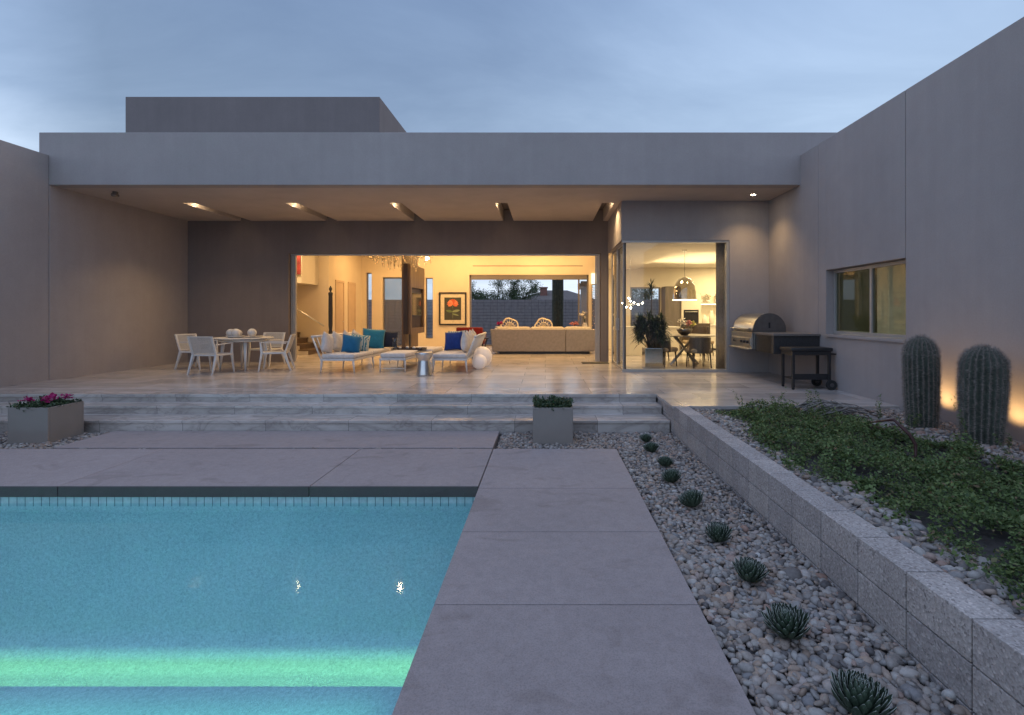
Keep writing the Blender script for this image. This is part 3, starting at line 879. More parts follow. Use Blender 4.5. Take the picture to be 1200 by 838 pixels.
# ------------------------------------------------------------------ outdoor lounge
def make_sofa(label, loc, rz, L=2.35):
    """local: length along Y (0..L), back on -X, seat facing +X"""
    t = thing('outdoor_sofa', label, 'sofa', loc, rz, 'outdoor sofas')
    b = MB(); b.box(-.38,.38,0,.035,.275,.32); b.box(-.38,.38,L-.035,L,.275,.32); b.box(-.38,-.345,.035,L-.035,.275,.32); b.box(.345,.38,.035,L-.035,.275,.32)
    for k in range(9):
        y = .1+(L-.2)*k/8; b.box(-.345,.345,y-.03,y+.03,.295,.318)
    b.build('seat_frame', M['white_metal'], t, .003)
    for y in (.03, L/2, L-.03):
        for sx in (-1, 1):
            b = MB(); b.tube([(sx*.35,y,.275),(sx*.375,y,0)], .024, 10, 0, .013); b.build('leg', M['white_metal'], t)
    b = MB()
    def P(u, y): return (-.36-.20*u, y, .30+.50*u)
    b.tube([P(0,.02),P(1,.02)], .02, 8); b.tube([P(0,L-.02),P(1,L-.02)], .02, 8); b.tube([P(1,.0),P(1,L)], .028, 10)
    b.build('back_frame', M['white_metal'], t)
    for k in range(11):
        y = .02+(L-.04)*(k+1)/12
        b = MB(); b.tube([P(0,y),P(1,y)], .015, 6); b.build('slat', M['white_metal'], t)
    b = MB(); b.rbox(-.36,.385,.0,L/2-.003,.321,.425,.045); b.rbox(-.36,.385,L/2+.003,L,.321,.425,.045); b.build('seat_cushion', M['cushion_seat'], t)
    return t
make_sofa('white outdoor sofa on the left with teal pillows and grey cushions', (-4.55, 11.18, 0), R(-2))
make_sofa('white outdoor sofa on the right showing its slatted back, beside white globes', (-2.14, 13.55, 0), R(181), 2.3)
def cushion(name, w, h, th, mat, loc, yaw, lean, label, cat='cushion', group=None, roll=0, mats=None):
    b = MB(); b.pillow(w, h, th)
    o = b.build(name, mat); o.location = loc
    o.rotation_mode = 'ZXY'
    o.rotation_euler = (lean, roll, yaw)
    return tag(o, label, cat, group)
# left sofa: normal of the front of each cushion points to +X  => yaw +90
g1 = 'grey back cushions of the left outdoor sofa'
for i, (y, lab) in enumerate([(11.42,'grey back cushion at the near end of the left outdoor sofa'),(11.88,'grey back cushion second from the near end of the left outdoor sofa'),
                              (12.45,'grey back cushion in the middle of the left outdoor sofa'),(12.98,'grey back cushion just left of the large teal pillow')]):
    cushion('back_cushion', .50, .46, .17, M['cushion'], (-4.86+.02*i, y, .64), R(90), R(-17), lab, 'cushion', g1, R(rnd.uniform(-2,2)))
cushion('throw_pillow', .42, .42, .19, M['blue'], (-4.40, 11.62, .615), R(35), R(-18), 'plain blue pillow nearest the near end of the left sofa', 'pillow')
cushion('throw_pillow', .44, .42, .17, M['teal_pat'], (-4.36, 12.05, .615), R(30), R(-18), 'teal and white patterned pillow behind the plain blue one', 'pillow')
cushion('throw_pillow', .42, .40, .14, M['navy'], (-4.44, 12.26, .615), R(40), R(-18), 'dark pillow half hidden behind the patterned teal pillow', 'pillow')
cushion('throw_pillow', .56, .52, .19, M['teal'], (-4.38, 13.05, .665), R(20), R(-15), 'large teal pillow at the far end of the left sofa', 'pillow')
cushion('throw_pillow', .54, .44, .15, M['fringe'], (-4.42, 13.22, .70), R(22), R(-14), 'blue and white patterned pillow peeking over the large teal pillow', 'pillow')
cushion('throw_pillow', .36, .44, .14, M['navy'], (-4.02, 13.32, .64), R(8), R(-16), 'navy pillow at the end beyond the large teal pillow', 'pillow')
g2 = 'grey back cushions of the right outdoor sofa'
for i, (y, lab) in enumerate([(11.62,'grey back cushion at the near end of the right outdoor sofa'),(12.12,'grey back cushion second from the near end of the right sofa'),
                              (12.66,'grey back cushion third from the near end of the right sofa'),(13.18,'grey back cushion at the far end of the right outdoor sofa')]):
    cushion('back_cushion', .50, .46, .17, M['cushion'], (-1.82-.01*i, y, .64), R(-90), R(-17), lab, 'cushion', g2)
cushion('throw_pillow', .46, .46, .17, M['royal'], (-2.20, 12.25, .65), R(-14), R(-16), 'royal blue pillow standing on the right outdoor sofa', 'pillow')
cushion('throw_pillow', .48, .42, .15, M['fringe'], (-2.16, 12.44, .69), R(-12), R(-14), 'blue and white patterned pillow behind the royal blue one', 'pillow')

def make_bench(label, loc, rz, w, L):
    t = thing('ottoman', label, 'ottoman', loc, rz, 'cushioned benches between the outdoor sofas')
    b = MB(); b.box(-w/2,w/2,0,.03,.26,.31); b.box(-w/2,w/2,L-.03,L,.26,.31); b.box(-w/2,-w/2+.03,.03,L-.03,.26,.31); b.box(w/2-.03,w/2,.03,L-.03,.26,.31)
    b.box(-w/2+.03,w/2-.03,.012,.024,.07,.085)
    b.box(-w/2+.03,w/2-.03,.03,L-.03,.30,.309)
    b.build('frame', M['white_metal'], t, .003)
    for sx in (-1,1):
        for y in (.018, L-.018):
            b = MB(); b.tube([(sx*(w/2-.018),y,.26),(sx*(w/2-.012),y,0)], .019, 8, 0, .013); b.build('leg', M['white_metal'], t)
    b = MB(); b.rbox(-w/2+.01,w/2-.01,.01,L-.01,.311,.425,.04); b.build('seat_cushion', M['cushion_seat'], t)
    return t
make_bench('low cushioned bench nearest the steps between the outdoor sofas', (-3.42, 11.45, 0), R(-3), .60, 1.2)
make_bench('low cushioned bench behind the first, under the tray', (-3.18, 12.78, 0), R(-3), .75, 1.1)
t = thing('tray', 'dark tray with small ornaments lying on the cushioned bench', 'tray', (-3.35, 12.62, .426), R(-4))
b = MB(); b.box(-.38,.38,-.19,.19,0,.012); b.box(-.38,.38,-.19,-.175,.012,.04); b.box(-.38,.38,.175,.19,.012,.04); b.box(-.38,-.365,-.175,.175,.012,.04); b.box(.365,.38,-.175,.175,.012,.04)
b.build('tray_base', M['darkwood'], t)
for i, (dx, dy, r) in enumerate([(-.22,-.03,.035),(-.06,.05,.045),(.12,-.02,.04),(.25,.06,.035)]):
    o = MB().ball((0,0,0), r, 12, 0, (1,1,.8)).build('ornament', M['ceramic'])
    tag(o, ['small pale ornament at the left end of the tray','pale ornament left of centre on the tray','pale ornament right of centre on the tray','small pale ornament at the right end of the tray'][i], 'ornament', 'ornaments on the tray')
    o.location = (-3.35+dx, 12.62+dy, .44+r*.8)
o = MB().lathe([(.045,0),(.055,.01),(.06,.10),(.05,.22),(.055,.30),(.05,.30),(.045,.22),(.054,.10),(.048,.016)], (0,0,0), 20).build('glass_vase', M['glass_clear']); tag(o, 'clear glass vase standing on the far left of the benches', 'vase'); o.location = (-3.62, 11.88+.45, .426)
t = tag(MB().lathe([(.155,0),(.165,.01),(.163,.03),(.125,.30),(.118,.335),(.125,.345),(.165,.40),(.185,.47),(.18,.492),(.14,.495)], (0,0,0), 32).build('side_table', M['silver']), 'hammered silver drum side table in front of the right sofa', 'side table'); t.location = (-2.57, 10.85, 0)
o = MB().ball((0,0,0), .25, 40).build('globe_lamp', M['globe']); tag(o, 'large white globe behind the smaller globe on the terrace', 'globe', 'white globes by the right sofa'); o.location = (-1.56, 12.62, .25)
o = MB().ball((0,0,0), .175, 36).build('globe_lamp', M['globe']); tag(o, 'small white globe in front of the larger globe on the terrace', 'globe', 'white globes by the right sofa'); o.location = (-1.55, 12.05, .175)
o = MB().box(-.35,.35,-.2,.2,0,.012).build('door_mat', M['mat'], None, .003); tag(o, 'dark door mat lying at the right end of the opening', 'door mat'); o.location = (1.32, 13.55, .002)

# ------------------------------------------------------------------ barbecue corner
t = thing('barbecue_counter', 'floating stone-topped counter with dark tiled end fixed to the right wall', 'counter', (4.14, 9.30, 0))
b = MB(); b.box(0.02,.855,.02,.12,.57,.90); b.box(.30,.855,.12,2.14,.57,.895); b.build('cabinet', M['blacktile'], t, .003)
b = MB(); b.box(0,.857,-.01,.86,.902,.94); b.box(.57,.857,.86,2.145,.902,.94); b.box(0,.57,2.02,2.145,.902,.94); b.build('worktop', M['counter'], t, .004)
b = MB(); b.box(0.02,.30,.125,.82,.575,.898); b.build('side_panel', M['blacksteel'], t, .003)
t = thing('gas_grill', 'stainless steel gas grill with domed hood set into the counter', 'grill', (4.14, 10.18, 0))
b = MB(); b.box(-.03,.02,.0,1.12,.60,.93); b.box(.02,.295,0,1.12,.60,.93); b.build('grill_body', M['steel'], t, .005)
b = MB(); b.box(-.055,-.032,.03,1.09,.66,.82); b.build('control_panel', M['steel'], t, .004)
for k in range(4):
    b = MB(); y = (.14,.30,.46,.86)[k]; b.cyl((-.056,y,.74), (-.09,y,.74), .028, .024, 16); b.build('knob', M['red'] if False else M['black'], t)
b = MB(); b.box(-.10,-.032,.0,1.12,.585,.61); b.build('drip_tray', M['steel'], t, .004)
prof = [(.0,.942)]
for k in range(13):
    a = PI - PI*k/12
    prof.append((.32+.32*math.cos(a), .98+.33*math.sin(a)))
prof.append((.64,.942))
b = MB(); b.extrude(prof, 'y', .03, 1.10, 0, True); b.build('hood', M['steel'], t)
b = MB(); b.extrude([(p[0]*1.03-.01, p[1]*1.01-.006) for p in prof], 'y', .0, .029); b.build('hood_end', M['steel_dark'], t)
b = MB(); b.cyl((-.06,.06,1.0), (-.06,1.06,1.0), .016, .016, 12); b.cyl((-.06,.12,1.0),(.01,.12,1.0),.01); b.cyl((-.06,1.0,1.0),(.01,1.0,1.0),.01); b.build('handle', M['steel'], t)
b = MB(); b.box(.30,.33,-.012,-.001,1.02,1.13); b.build('thermometer', M['black'], t)
t = thing('barbecue_cart', 'black metal barbecue cart on wheels in front of the counter', 'cart', (4.23, 8.78, 0))
b = MB(); b.rbox(-.02,.70,-.02,.45,.655,.72,.02,0,4); b.build('tabletop', M['black'], t)
b = MB(); b.box(.01,.67,.0,.42,.59,.655); b.build('top_frame', M['black'], t, .004)
for (x, y) in ((.03,.02),(.03,.40),(.65,.02),(.65,.40)):
    b = MB(); b.box(x-.022,x+.022,y-.022,y+.022,.04 if x < .3 else .10,.60); b.build('leg', M['black'], t, .004)
b = MB(); b.box(.05,.63,.02,.40,.17,.185); b.box(.05,.63,.02,.03,.185,.27); b.build('shelf', M['black'], t, .003)
for y in (-.03, .45):
    b = MB(); b.cyl((.66,y-.022,.085), (.66,y+.022,.085), .085, .085, 24); w = b.build('wheel', M['rubber'], t)
    b = MB(); b.cyl((.66,y-.026,.085), (.66,y+.026,.085), .035, .035, 16); b.build('hub', M['steel_dark'], w)
for y in (.02, .40):
    b = MB(); b.cyl((.03,y-.012,.022), (.03,y+.012,.022), .022, .022, 14); b.build('caster', M['rubber'], t)
b = MB(); b.cyl((.68,.02,.61), (.75,.02,.61), .012); b.cyl((.75,.0,.61), (.75,.42,.61), .012); b.cyl((.68,.40,.61), (.75,.40,.61), .012); b.build('handle', M['black'], t)

# ------------------------------------------------------------------ vegetation helpers
def leaf_cloud(centers, normals_up, size, rng, aspect=.5, tilt=1.0):
    """diamond leaves with a fold; returns verts, faces (two triangles' worth of quads)"""
    n = len(centers)
    yaw = rng.uniform(0, 2*np.pi, n); pitch = rng.normal(0.35, .5*tilt, n); roll = rng.normal(0, .5, n)
    L = size*rng.uniform(.6, 1.3, n); W = L*aspect*rng.uniform(.7, 1.2, n)
    d = np.stack([np.cos(yaw)*np.cos(pitch), np.sin(yaw)*np.cos(pitch), np.sin(pitch)], 1)
    s0 = np.stack([-np.sin(yaw), np.cos(yaw), np.zeros(n)], 1)
    up = np.cross(d, s0)
    s = s0*np.cos(roll)[:,None] + up*np.sin(roll)[:,None]
    c = centers
    v = np.empty((n,4,3))
    v[:,0] = c
    v[:,1] = c + d*(L*.5)[:,None] + s*(W*.5)[:,None]
    v[:,2] = c + d*L[:,None] - up*(L*.12)[:,None]
    v[:,3] = c + d*(L*.5)[:,None] - s*(W*.5)[:,None]
    f = np.arange(n*4).reshape(n,4)
    return v.reshape(-1,3), f

# planters
def make_planter(label, loc, flowers, rz=0):
    t = thing('planter', label, 'planter', loc, rz, 'square planters in the pebbles')
    s_, h = .265, .49
    b = MB(); th = .03
    b.box(-s_,s_,-s_,-s_+th,0,h); b.box(-s_,s_,s_-th,s_,0,h); b.box(-s_,-s_+th,-s_+th,s_-th,0,h); b.box(s_-th,s_,-s_+th,s_-th,0,h)
    b.build('pot', M['planter'], t, .006)
    b = MB(); b.box(-s_+th,s_-th,-s_+th,s_-th,.3,h-.05); b.build('soil', M['soil'], t)
    rg = np.random.default_rng(5 if flowers else 9)
    n = 1500
    p = np.stack([rg.uniform(-s_+.01,s_-.01,n), rg.uniform(-s_+.01,s_-.01,n), np.zeros(n)], 1)
    hh = (.09 if flowers else .11)*(.45+.55*np.sin(p[:,0]*22+1)*np.cos(p[:,1]*19)**2+.3)
    p[:,2] = h-.04+rg.uniform(0,1,n)*np.clip(hh,.03,.13)+ (.0 if flowers else .01)
    v, f = leaf_cloud(p, None, .05, rg, .55)
    bulk('foliage', v, f, M['leaf_dark'], parent=t)
    if flowers:
        cl = [(-.14,-.10),(.02,.02),(.18,.10),(-.05,.12),(.12,-.14)]
        for (cx, cy) in cl:
            pts = np.stack([rg.normal(cx,.028,60), rg.normal(cy,.028,60), h+.06+rg.uniform(0,.05,60)],1)
            v, f = leaf_cloud(pts, None, .034, rg, .9); bulk('blossom', v, f, M['petal'], parent=t)
    return t
make_planter('square taupe planter with magenta flowers at the left of the steps', (-6.81, 7.00, -.425), True)
make_planter('square grey planter with clipped green foliage in front of the steps', (.10, 7.00, -.425), False)

# pebbles (nobody could count them)
def ico(sub):
    import bmesh
    bm = bmesh.new(); bmesh.ops.create_icosphere(bm, subdivisions=sub, radius=1)
    v = np.array([x.co[:] for x in bm.verts]); f = np.array([[q.index for q in x.verts] for x in bm.faces]); bm.free()
    return v, f
ICO = {1: ico(1), 2: ico(2)}
def pebbles(name, areas, z, size, seed, label, keep=None):
    rg = np.random.default_rng(seed)
    V = []; Fs = []; off = 0
    for (xa, xb, ya, yb, sub) in areas:
        bv, bf = ICO[sub]
        sp = size*1.5
        for layer in range(2):
            nx, ny = max(1,int((xb-xa)/sp)), max(1,int((yb-ya)/sp))
            gx, gy = np.meshgrid(np.arange(nx), np.arange(ny))
            px = xa+(gx.ravel()+.5+layer*.5)*((xb-xa)/nx)+rg.normal(0,.30*sp,nx*ny)
            py = ya+(gy.ravel()+.5+layer*.5)*((yb-ya)/ny)+rg.normal(0,.30*sp,nx*ny)
            ok = (px > xa+.005) & (px < xb-.005) & (py > ya) & (py < yb)
            if keep is not None: ok &= keep(px, py)
            if layer == 1: ok &= rg.uniform(0,1,nx*ny) < .62
            px, py = px[ok], py[ok]; n = len(px)
            if n == 0: continue
            a = size*np.exp(rg.normal(0,.25,n)); 
            sc = np.stack([a*rg.uniform(.95,1.35,n), a*rg.uniform(.7,1.0,n), a*rg.uniform(.42,.72,n)],1)
            yaw = rg.uniform(0,2*np.pi,n); tx = rg.normal(0,.32,n); ty = rg.normal(0,.32,n)
            ph = rg.uniform(0,6.28,(n,6)); 
            P = np.repeat(bv[None],n,0)
            w = 1+.11*np.sin(2.1*P[:,:,0]+ph[:,0:1])*np.sin(1.9*P[:,:,1]+ph[:,1:2])+.09*np.sin(2.7*P[:,:,2]+2.0*P[:,:,0]+ph[:,2:3])+.05*np.sin(4.5*P[:,:,1]+ph[:,3:4])
            P = P*w[:,:,None]*sc[:,None,:]
            cy, sy = np.cos(ty)[:,None], np.sin(ty)[:,None]
            X, Y, Z = P[:,:,0], P[:,:,1], P[:,:,2]
            X, Z = X*cy+Z*sy, -X*sy+Z*cy
            cx, sx = np.cos(tx)[:,None], np.sin(tx)[:,None]
            Y, Z = Y*cx-Z*sx, Y*sx+Z*cx
            cz, sz = np.cos(yaw)[:,None], np.sin(yaw)[:,None]
            X, Y = X*cz-Y*sz, X*sz+Y*cz
            zc = z + (0 if layer == 0 else size*.62) + rg.normal(0,size*.16,n)
            if layer == 1: zc = zc
            P = np.stack([X+px[:,None], Y+py[:,None], Z+zc[:,None]],2)
            V.append(P.reshape(-1,3)); Fs.append((bf[None]+(off+np.arange(n)*len(bv))[:,None,None]).reshape(-1,3)); off += n*len(bv)
    o = bulk(name, np.concatenate(V), np.concatenate(Fs), M['pebble'], smooth=True)
    return tag(o, label, 'pebbles', kind='stuff')
pebbles('pebbles', [(.90,1.82,1.3,4.0,2),(.90,1.82,4.0,7.38,1),(-.62,.90,6.40,7.38,1)], -.425, .0225, 3, 'rounded grey and tan river pebbles filling the strip beside the path')
pebbles('pebbles', [(-9.6,-6.2,6.40,7.38,1),(-6.2,-.64,6.385,6.452,1),(-6.2,-.64,7.365,7.40,1)], -.425, .025, 4, 'rounded pebbles round the flower planter left of the steps')

# ground cover region in the raised bed
def left_edge(y): return 2.24+.10*np.sin(y*2.3)+.06*np.sin(y*5.1+1)+np.clip((y-5.2)*.10,0,.25)
def right_edge(y): return np.interp(y, [0,2.0,3.2,4.0,4.8,5.4,6.0,6.6,7.2], [4.9,4.7,4.4,4.25,4.12,3.95,3.9,3.7,3.4])+.08*np.sin(y*4)
def bed_keep(px, py):
    return (px < left_edge(py)+.12) | (px > right_edge(py)-.10)
pebbles('pebbles', [(2.025,4.99,1.4,4.4,2),(2.025,4.99,4.4,7.22,1)], -.065, .027, 6, 'pale river pebbles in the raised bed around the cacti', bed_keep)
rg = np.random.default_rng(11)
n = 130000
py = rg.uniform(1.2, 7.05, n); px = rg.uniform(2.1, 5.0, n)
ok = (px > left_edge(py)+rg.normal(0,.05,n)) & (px < right_edge(py)+rg.normal(0,.05,n)) 
bare = np.exp(-(((px-3.05)/.16)**2+((py-5.2)/.14)**2))+np.exp(-(((px-3.45)/.13)**2+((py-4.75)/.12)**2))
ok &= rg.uniform(0,1,n) > bare*.95
gap = np.sin(px*8.1+2*np.sin(py*3.3))*np.sin(py*7.4+1.7*np.sin(px*4.1))
ok &= rg.uniform(0,1,n) > np.clip((gap-.45)*2.6, 0, .93)
px, py = px[ok], py[ok]
def mound(x, y): return .10+.08*np.sin(x*5.3+np.sin(y*2.1))*np.sin(y*4.1+1)+.05*np.sin(x*11+2)*np.sin(y*9.3)+.02*np.sin(x*23+y*19)
edge = np.minimum(px-left_edge(py), right_edge(py)-px)
hmax = np.clip(mound(px,py),.02,.26)*np.clip(.35+edge*3,.3,1)
pz = -.05+hmax*rg.uniform(.25,1.08,len(px))
lsz = .030*(.75+.5*(np.sin(px*7.3+py*3.1)*np.sin(py*6.2-px*2.7)*.5+.5))
v, f = leaf_cloud(np.stack([px,py,pz],1), None, lsz, rg, .62)
# upright sprigs
SV = [v]; SF = [f]; off = len(v)
sprigs = [(2.62,6.75,.30),(2.86,6.6,.42),(3.05,6.7,.26),(3.42,6.62,.38),(3.55,6.45,.34),(3.2,6.2,.22),(4.12,6.3,.32),(4.25,5.9,.22),(3.9,5.5,.25),(4.22,5.05,.46),(4.35,4.4,.30),(4.2,3.9,.28),(2.75,6.1,.2),(4.30,4.75,.22)]
for (sx, sy, hh) in sprigs:
    lean = rg.uniform(-.45,.45,2)
    for k in range(3):
        l2 = lean+rg.uniform(-.3,.3,2); m_ = 46
        u = rg.uniform(.1,1,m_)
        h2 = hh*rg.uniform(.7,1.05)
        c = np.stack([sx+l2[0]*u*h2+rg.normal(0,.006,m_), sy+l2[1]*u*h2+rg.normal(0,.006,m_), -.02+u*h2],1)
        v2, f2 = leaf_cloud(c, None, .030, rg, .4); SV.append(v2); SF.append(f2+off); off += len(v2)
o = bulk('ground_cover', np.concatenate(SV), np.concatenate(SF), M['leaf'])
tag(o, 'dense low green ground cover spreading over the raised bed', 'ground cover', kind='stuff')

# agaves
def agave_mesh(name, seed):
    rg_ = random.Random(seed); b = MB()
    n = 105; ga = PI*(3-5**.5)
    for i in range(n):
        u = (i+.5)/n                      # 0 centre .. 1 outside
        az = i*ga; el = R(88-60*u**.9); L = .10+.022*u; wd = .016+.005*u
        d = Vector((math.cos(az)*math.cos(el), math.sin(az)*math.cos(el), math.sin(el)))
        s_ = Vector((-math.sin(az), math.cos(az), 0)); up = s_.cross(d) * -1
        if up.z < 0: up = -up
        base = Vector((math.cos(az), math.sin(az), 0))*.018*u*2 + Vector((0,0,.02+.03*(1-u)))
        secs = [(0,.9),(.35,1.0),(.7,.92),(.9,.55),(1.0,.06)]
        rows = []
        for (q, w) in secs:
            c = base + d*(L*q) + up*(.030*q*q)
            hw = wd*w
            rows.append([c - s_*hw, c - s_*hw*.72 + up*.002, c - up*(.009*w), c + s_*hw*.72 + up*.002, c + s_*hw, c - up*(.012*w)])
        vs = [p for r_ in rows for p in r_]
        fa = []; fb = []
        for k in range(len(rows)-1):
            for j in range(6):
                q = (k*6+j, k*6+(j+1)%6, (k+1)*6+(j+1)%6, (k+1)*6+j)
                if j in (0, 3): fb.append(q)
                else: fa.append(q)
            # tips pale
        o0 = len(b.v)
        b._add(vs, fa, 0, False); 
        m0 = len(b.v)
        b.v = b.v[:m0]
        for q in fb: b.f.append(tuple(z+o0 for z in q)); b.m.append(1); b.s.append(False)
        b.f.append(tuple(o0+(len(rows)-1)*6+j for j in range(6))); b.m.append(1); b.s.append(False)
    return b
ag_y = [(1.34,6.80),(1.31,6.30),(1.335,5.70),(1.285,5.18),(1.31,4.52),(1.30,3.84),(1.30,3.27),(1.285,2.71),(1.33,2.17)]
labs = ['small agave in the pebbles nearest the marble steps','agave second from the marble steps','agave third from the marble steps','agave fourth from the marble steps',
        'agave in the middle of the row of nine','agave fourth from the near end of the row','dark spiky agave third from the near end of the row','agave second from the near end of the row','large agave at the near end, cut by the frame']
am = None
for i, (x, y) in enumerate(ag_y):
    if am is None:
        o = agave_mesh('agave', 3).build('agave', [M['agave'], M['agave_edge']]); am = o
    else:
        o = am.copy(); col.objects.link(o)
    o.location = (x, y, -.405); o.rotation_euler = (R(rnd.uniform(-10,10)), R(rnd.uniform(-10,10)), rnd.uniform(0,6))
    s_ = [.74,.86,.80,.88,.98,.84,.90,1.0,1.02][i]*1.0; o.scale = (s_, s_, s_*rnd.uniform(.95,1.1))
    tag(o, labs[i], 'agave', 'agaves in a row in the pebble strip')

# cacti
def cactus(label, loc, r, h, ribs, seed, lean):
    rg_ = np.random.default_rng(seed)
    t = thing('barrel_cactus', label, 'cactus', loc, 0, 'barrel cacti against the right wall'); t.rotation_euler = (R(lean[0]), R(lean[1]), 0)
    m = 40; n = ribs*8
    def rad(u):
        # profile: slightly narrow foot, swelling, domed top
        base = r*(.86+.16*math.sin(min(1,u*1.15)*PI*.62))
        top = 1 if u < .78 else math.sqrt(max(0, 1-((u-.78)/.22)**2.2))
        return base*top
    vs = []; fs = []; mi = []
    for i in range(m+1):
        u = i/m; u = 1-(1-u)**1.3 if u > .0 else 0
        R_ = max(rad(u), .004)
        for k in range(n):
            ph = (k%8)/8
            rib = abs(math.cos(PI*ph))
            amp = .17*min(1, R_/(r*.5))
            rr = R_*(1-amp*(1-rib**1.0)) * (1+.01*math.sin(3*u*9+k))
            a = 2*PI*k/n
            vs.append((rr*math.cos(a), rr*math.sin(a), u*h))
    b = MB()
    f0 = []; f1 = []
    for i in range(m):
        for k in range(n):
            q = (i*n+k, i*n+(k+1)%n, (i+1)*n+(k+1)%n, (i+1)*n+k)
            (f1 if (k%8) in (0,7) else f0).append(q)
    b._add(vs, f0, 0, True)
    for q in f1: b.f.append(q); b.m.append(1); b.s.append(True)
    b.f.append(tuple(m*n+k for k in range(n))); b.m.append(1); b.s.append(False)
    b.build('cactus_body', [M['cactus'], M['cactus_rib']], t)
    # spines
    P = []; Fc = []
    c = 0
    for k in range(ribs):
        a = 2*PI*k/ribs
        for j in range(56):
            u = .02+.975*(j/55)**.92
            R_ = rad(u)
            if R_ < .01: R_ = .01
            o_ = np.array([R_*math.cos(a), R_*math.sin(a), u*h])
            du = .01; nr = np.array([math.cos(a)*h*du, math.sin(a)*h*du, -(rad(min(1,u+du))-rad(u))]); nr /= np.linalg.norm(nr)+1e-9
            for q in range(11):
                d = nr*.7+rg_.normal(0,.62,3); d /= np.linalg.norm(d)
                L = rg_.uniform(.022,.050)*(1.2 if u > .8 else 1)
                s_ = np.cross(d, rg_.normal(0,1,3)); s_ /= np.linalg.norm(s_)
                P += [o_+s_*.0016, o_-s_*.0016, o_+d*L]; Fc.append((c,c+1,c+2)); c += 3
    bulk('spines', np.array(P), np.array(Fc), M['spine'], parent=t)
    return t
cactus('taller ribbed barrel cactus standing nearer the wing window', (4.49, 6.10, -.10), .172, 1.13, 21, 2, (0, -1))
cactus('broader ribbed barrel cactus standing further from the wing window', (4.58, 5.38, -.10), .198, 1.06, 22, 4, (0, 1.5))
# uplights
def uplight(label, loc, aim, power):
    t = thing('uplight', label, 'uplight', loc, 0, 'uplights behind the cacti')
    b = MB(); b.cyl((0,0,-.05), (0,0,.05), .012, .012, 8); b.build('stake', M['black'], t)
    d = (Vector(aim)-Vector(loc)).normalized()
    c0 = Vector((0,0,.07))-d*.06; c1 = Vector((0,0,.07))+d*.06
    b = MB(); b.cyl(c0, c1, .032, .048, 16, 0, False); b.cyl(c0, c0-d*.004, .032, .02, 16); b.build('housing', M['black'], t)
    b = MB(); b.cyl(c0+d*.03, c0+d*.034, .034, .034, 16); b.build('lens', M['lamp_warm'], t)
    lamp('uplight_lamp', 'SPOT', Vector(loc)+c1+d*.02, power, (1,.60,.22), None, aim, spot_size=R(140), spot_blend=1.0, shadow_soft_size=.03)
uplight('small black uplight between the two cacti at the wall', (4.75, 6.40, -.03), (5.0, 6.33, .62), 16)
uplight('small black uplight beside the broader cactus at the frame edge', (4.75, 5.44, -.03), (5.0, 5.36, .62), 16)

# dry cane bundle and red succulent
b = MB()
for k in range(34):
    y = 6.75+rnd.uniform(-.25,.25); z = .0+rnd.uniform(0,.10)
    x0_, x1_ = 3.42+rnd.uniform(-.15,.2), 4.12+rnd.uniform(-.25,.15)
    pts = [(x0_+(x1_-x0_)*q, y+rnd.uniform(-.02,.02)+.1*math.sin(q*3+k), z+.10*math.sin(q*PI)*rnd.uniform(.6,1.1)-.04) for q in (0,.2,.4,.6,.8,1)]
    b.tube(pts, .008, 6, 0, .005)
tag(b.build('dry_canes', M['cane']), 'heap of dry grey canes lying at the terrace edge of the raised bed', 'dry canes')
b = MB()
for k in range(30):
    a = rnd.uniform(0, 2*PI); L_ = rnd.uniform(.12,.26)
    c = Vector((3.62, 5.5, .03)); pts = []
    for q in range(5):
        u = q/4; pts.append(c+Vector((math.cos(a)*L_*u, math.sin(a)*L_*u, .22*L_*4*u*(1-u*.75))))
    b.tube(pts, lambda u: .010*(1-u)+.001, 6)
tag(b.build('red_succulent', M['red_leaf']), 'spiky dark red succulent growing in front of the taller cactus', 'succulent')
b = MB()
pts = [(3.30,5.2,.20),(3.20,4.7,.33),(3.27,4.6,.22),(3.325,4.6,.13),(3.315,4.58,.04),(3.28,4.55,-.02)]
b.tube(pts, lambda u: .011*(.5+math.sin(u*PI)), 8)
tag(b.build('fallen_stalk', M['red_leaf']), 'curved dark red stalk drooping over the ground cover', 'stalk')
o = MB().ball((0,0,0), .07, 14, 0, (1.1,.9,.8)).build('boulder', simple('rust_boulder', (.22,.12,.08), .9, 0, .3, 20, .5)); tag(o, 'rust coloured stone at the foot of the broader cactus', 'stone'); o.location = (4.72, 5.0, -.02)

# ------------------------------------------------------------------ living room things
t = thing('sectional_sofa', 'long taupe sofa in the living room with its back to the terrace', 'sofa', (0, 16.6, 0))
b = MB(); b.hexa([(-1.72,.0,.08),(.655,.0,.08),(.655,.28,.08),(-1.72,.28,.08)], [(-1.78,-.02,.80),(.655,-.02,.80),(.655,.20,.80),(-1.78,.20,.80)])
b.hexa([(.665,.0,.08),(1.60,.0,.08),(1.60,.28,.08),(.665,.28,.08)], [(.665,-.02,.80),(1.76,-.02,.80),(1.76,.20,.80),(.665,.20,.80)]); b.build('backrest', M['sofa'], t, .02)
b = MB(); b.box(-1.7,1.58,.29,1.1,.08,.40); b.build('base', M['sofa'], t, .02)
b = MB()
for (xa, xb) in ((-1.6,-.5),(-.48,.62),(.64,1.5)): b.rbox(xa,xb,.22,.42,.42,.88,.07); b.rbox(xa,xb,.40,1.08,.40,.54,.05)
b.build('cushions', M['ivoryfab'], t)
b = MB(); b.box(-1.5,1.45,.1,1.0,.0,.075); b.build('plinth', M['black'], t)
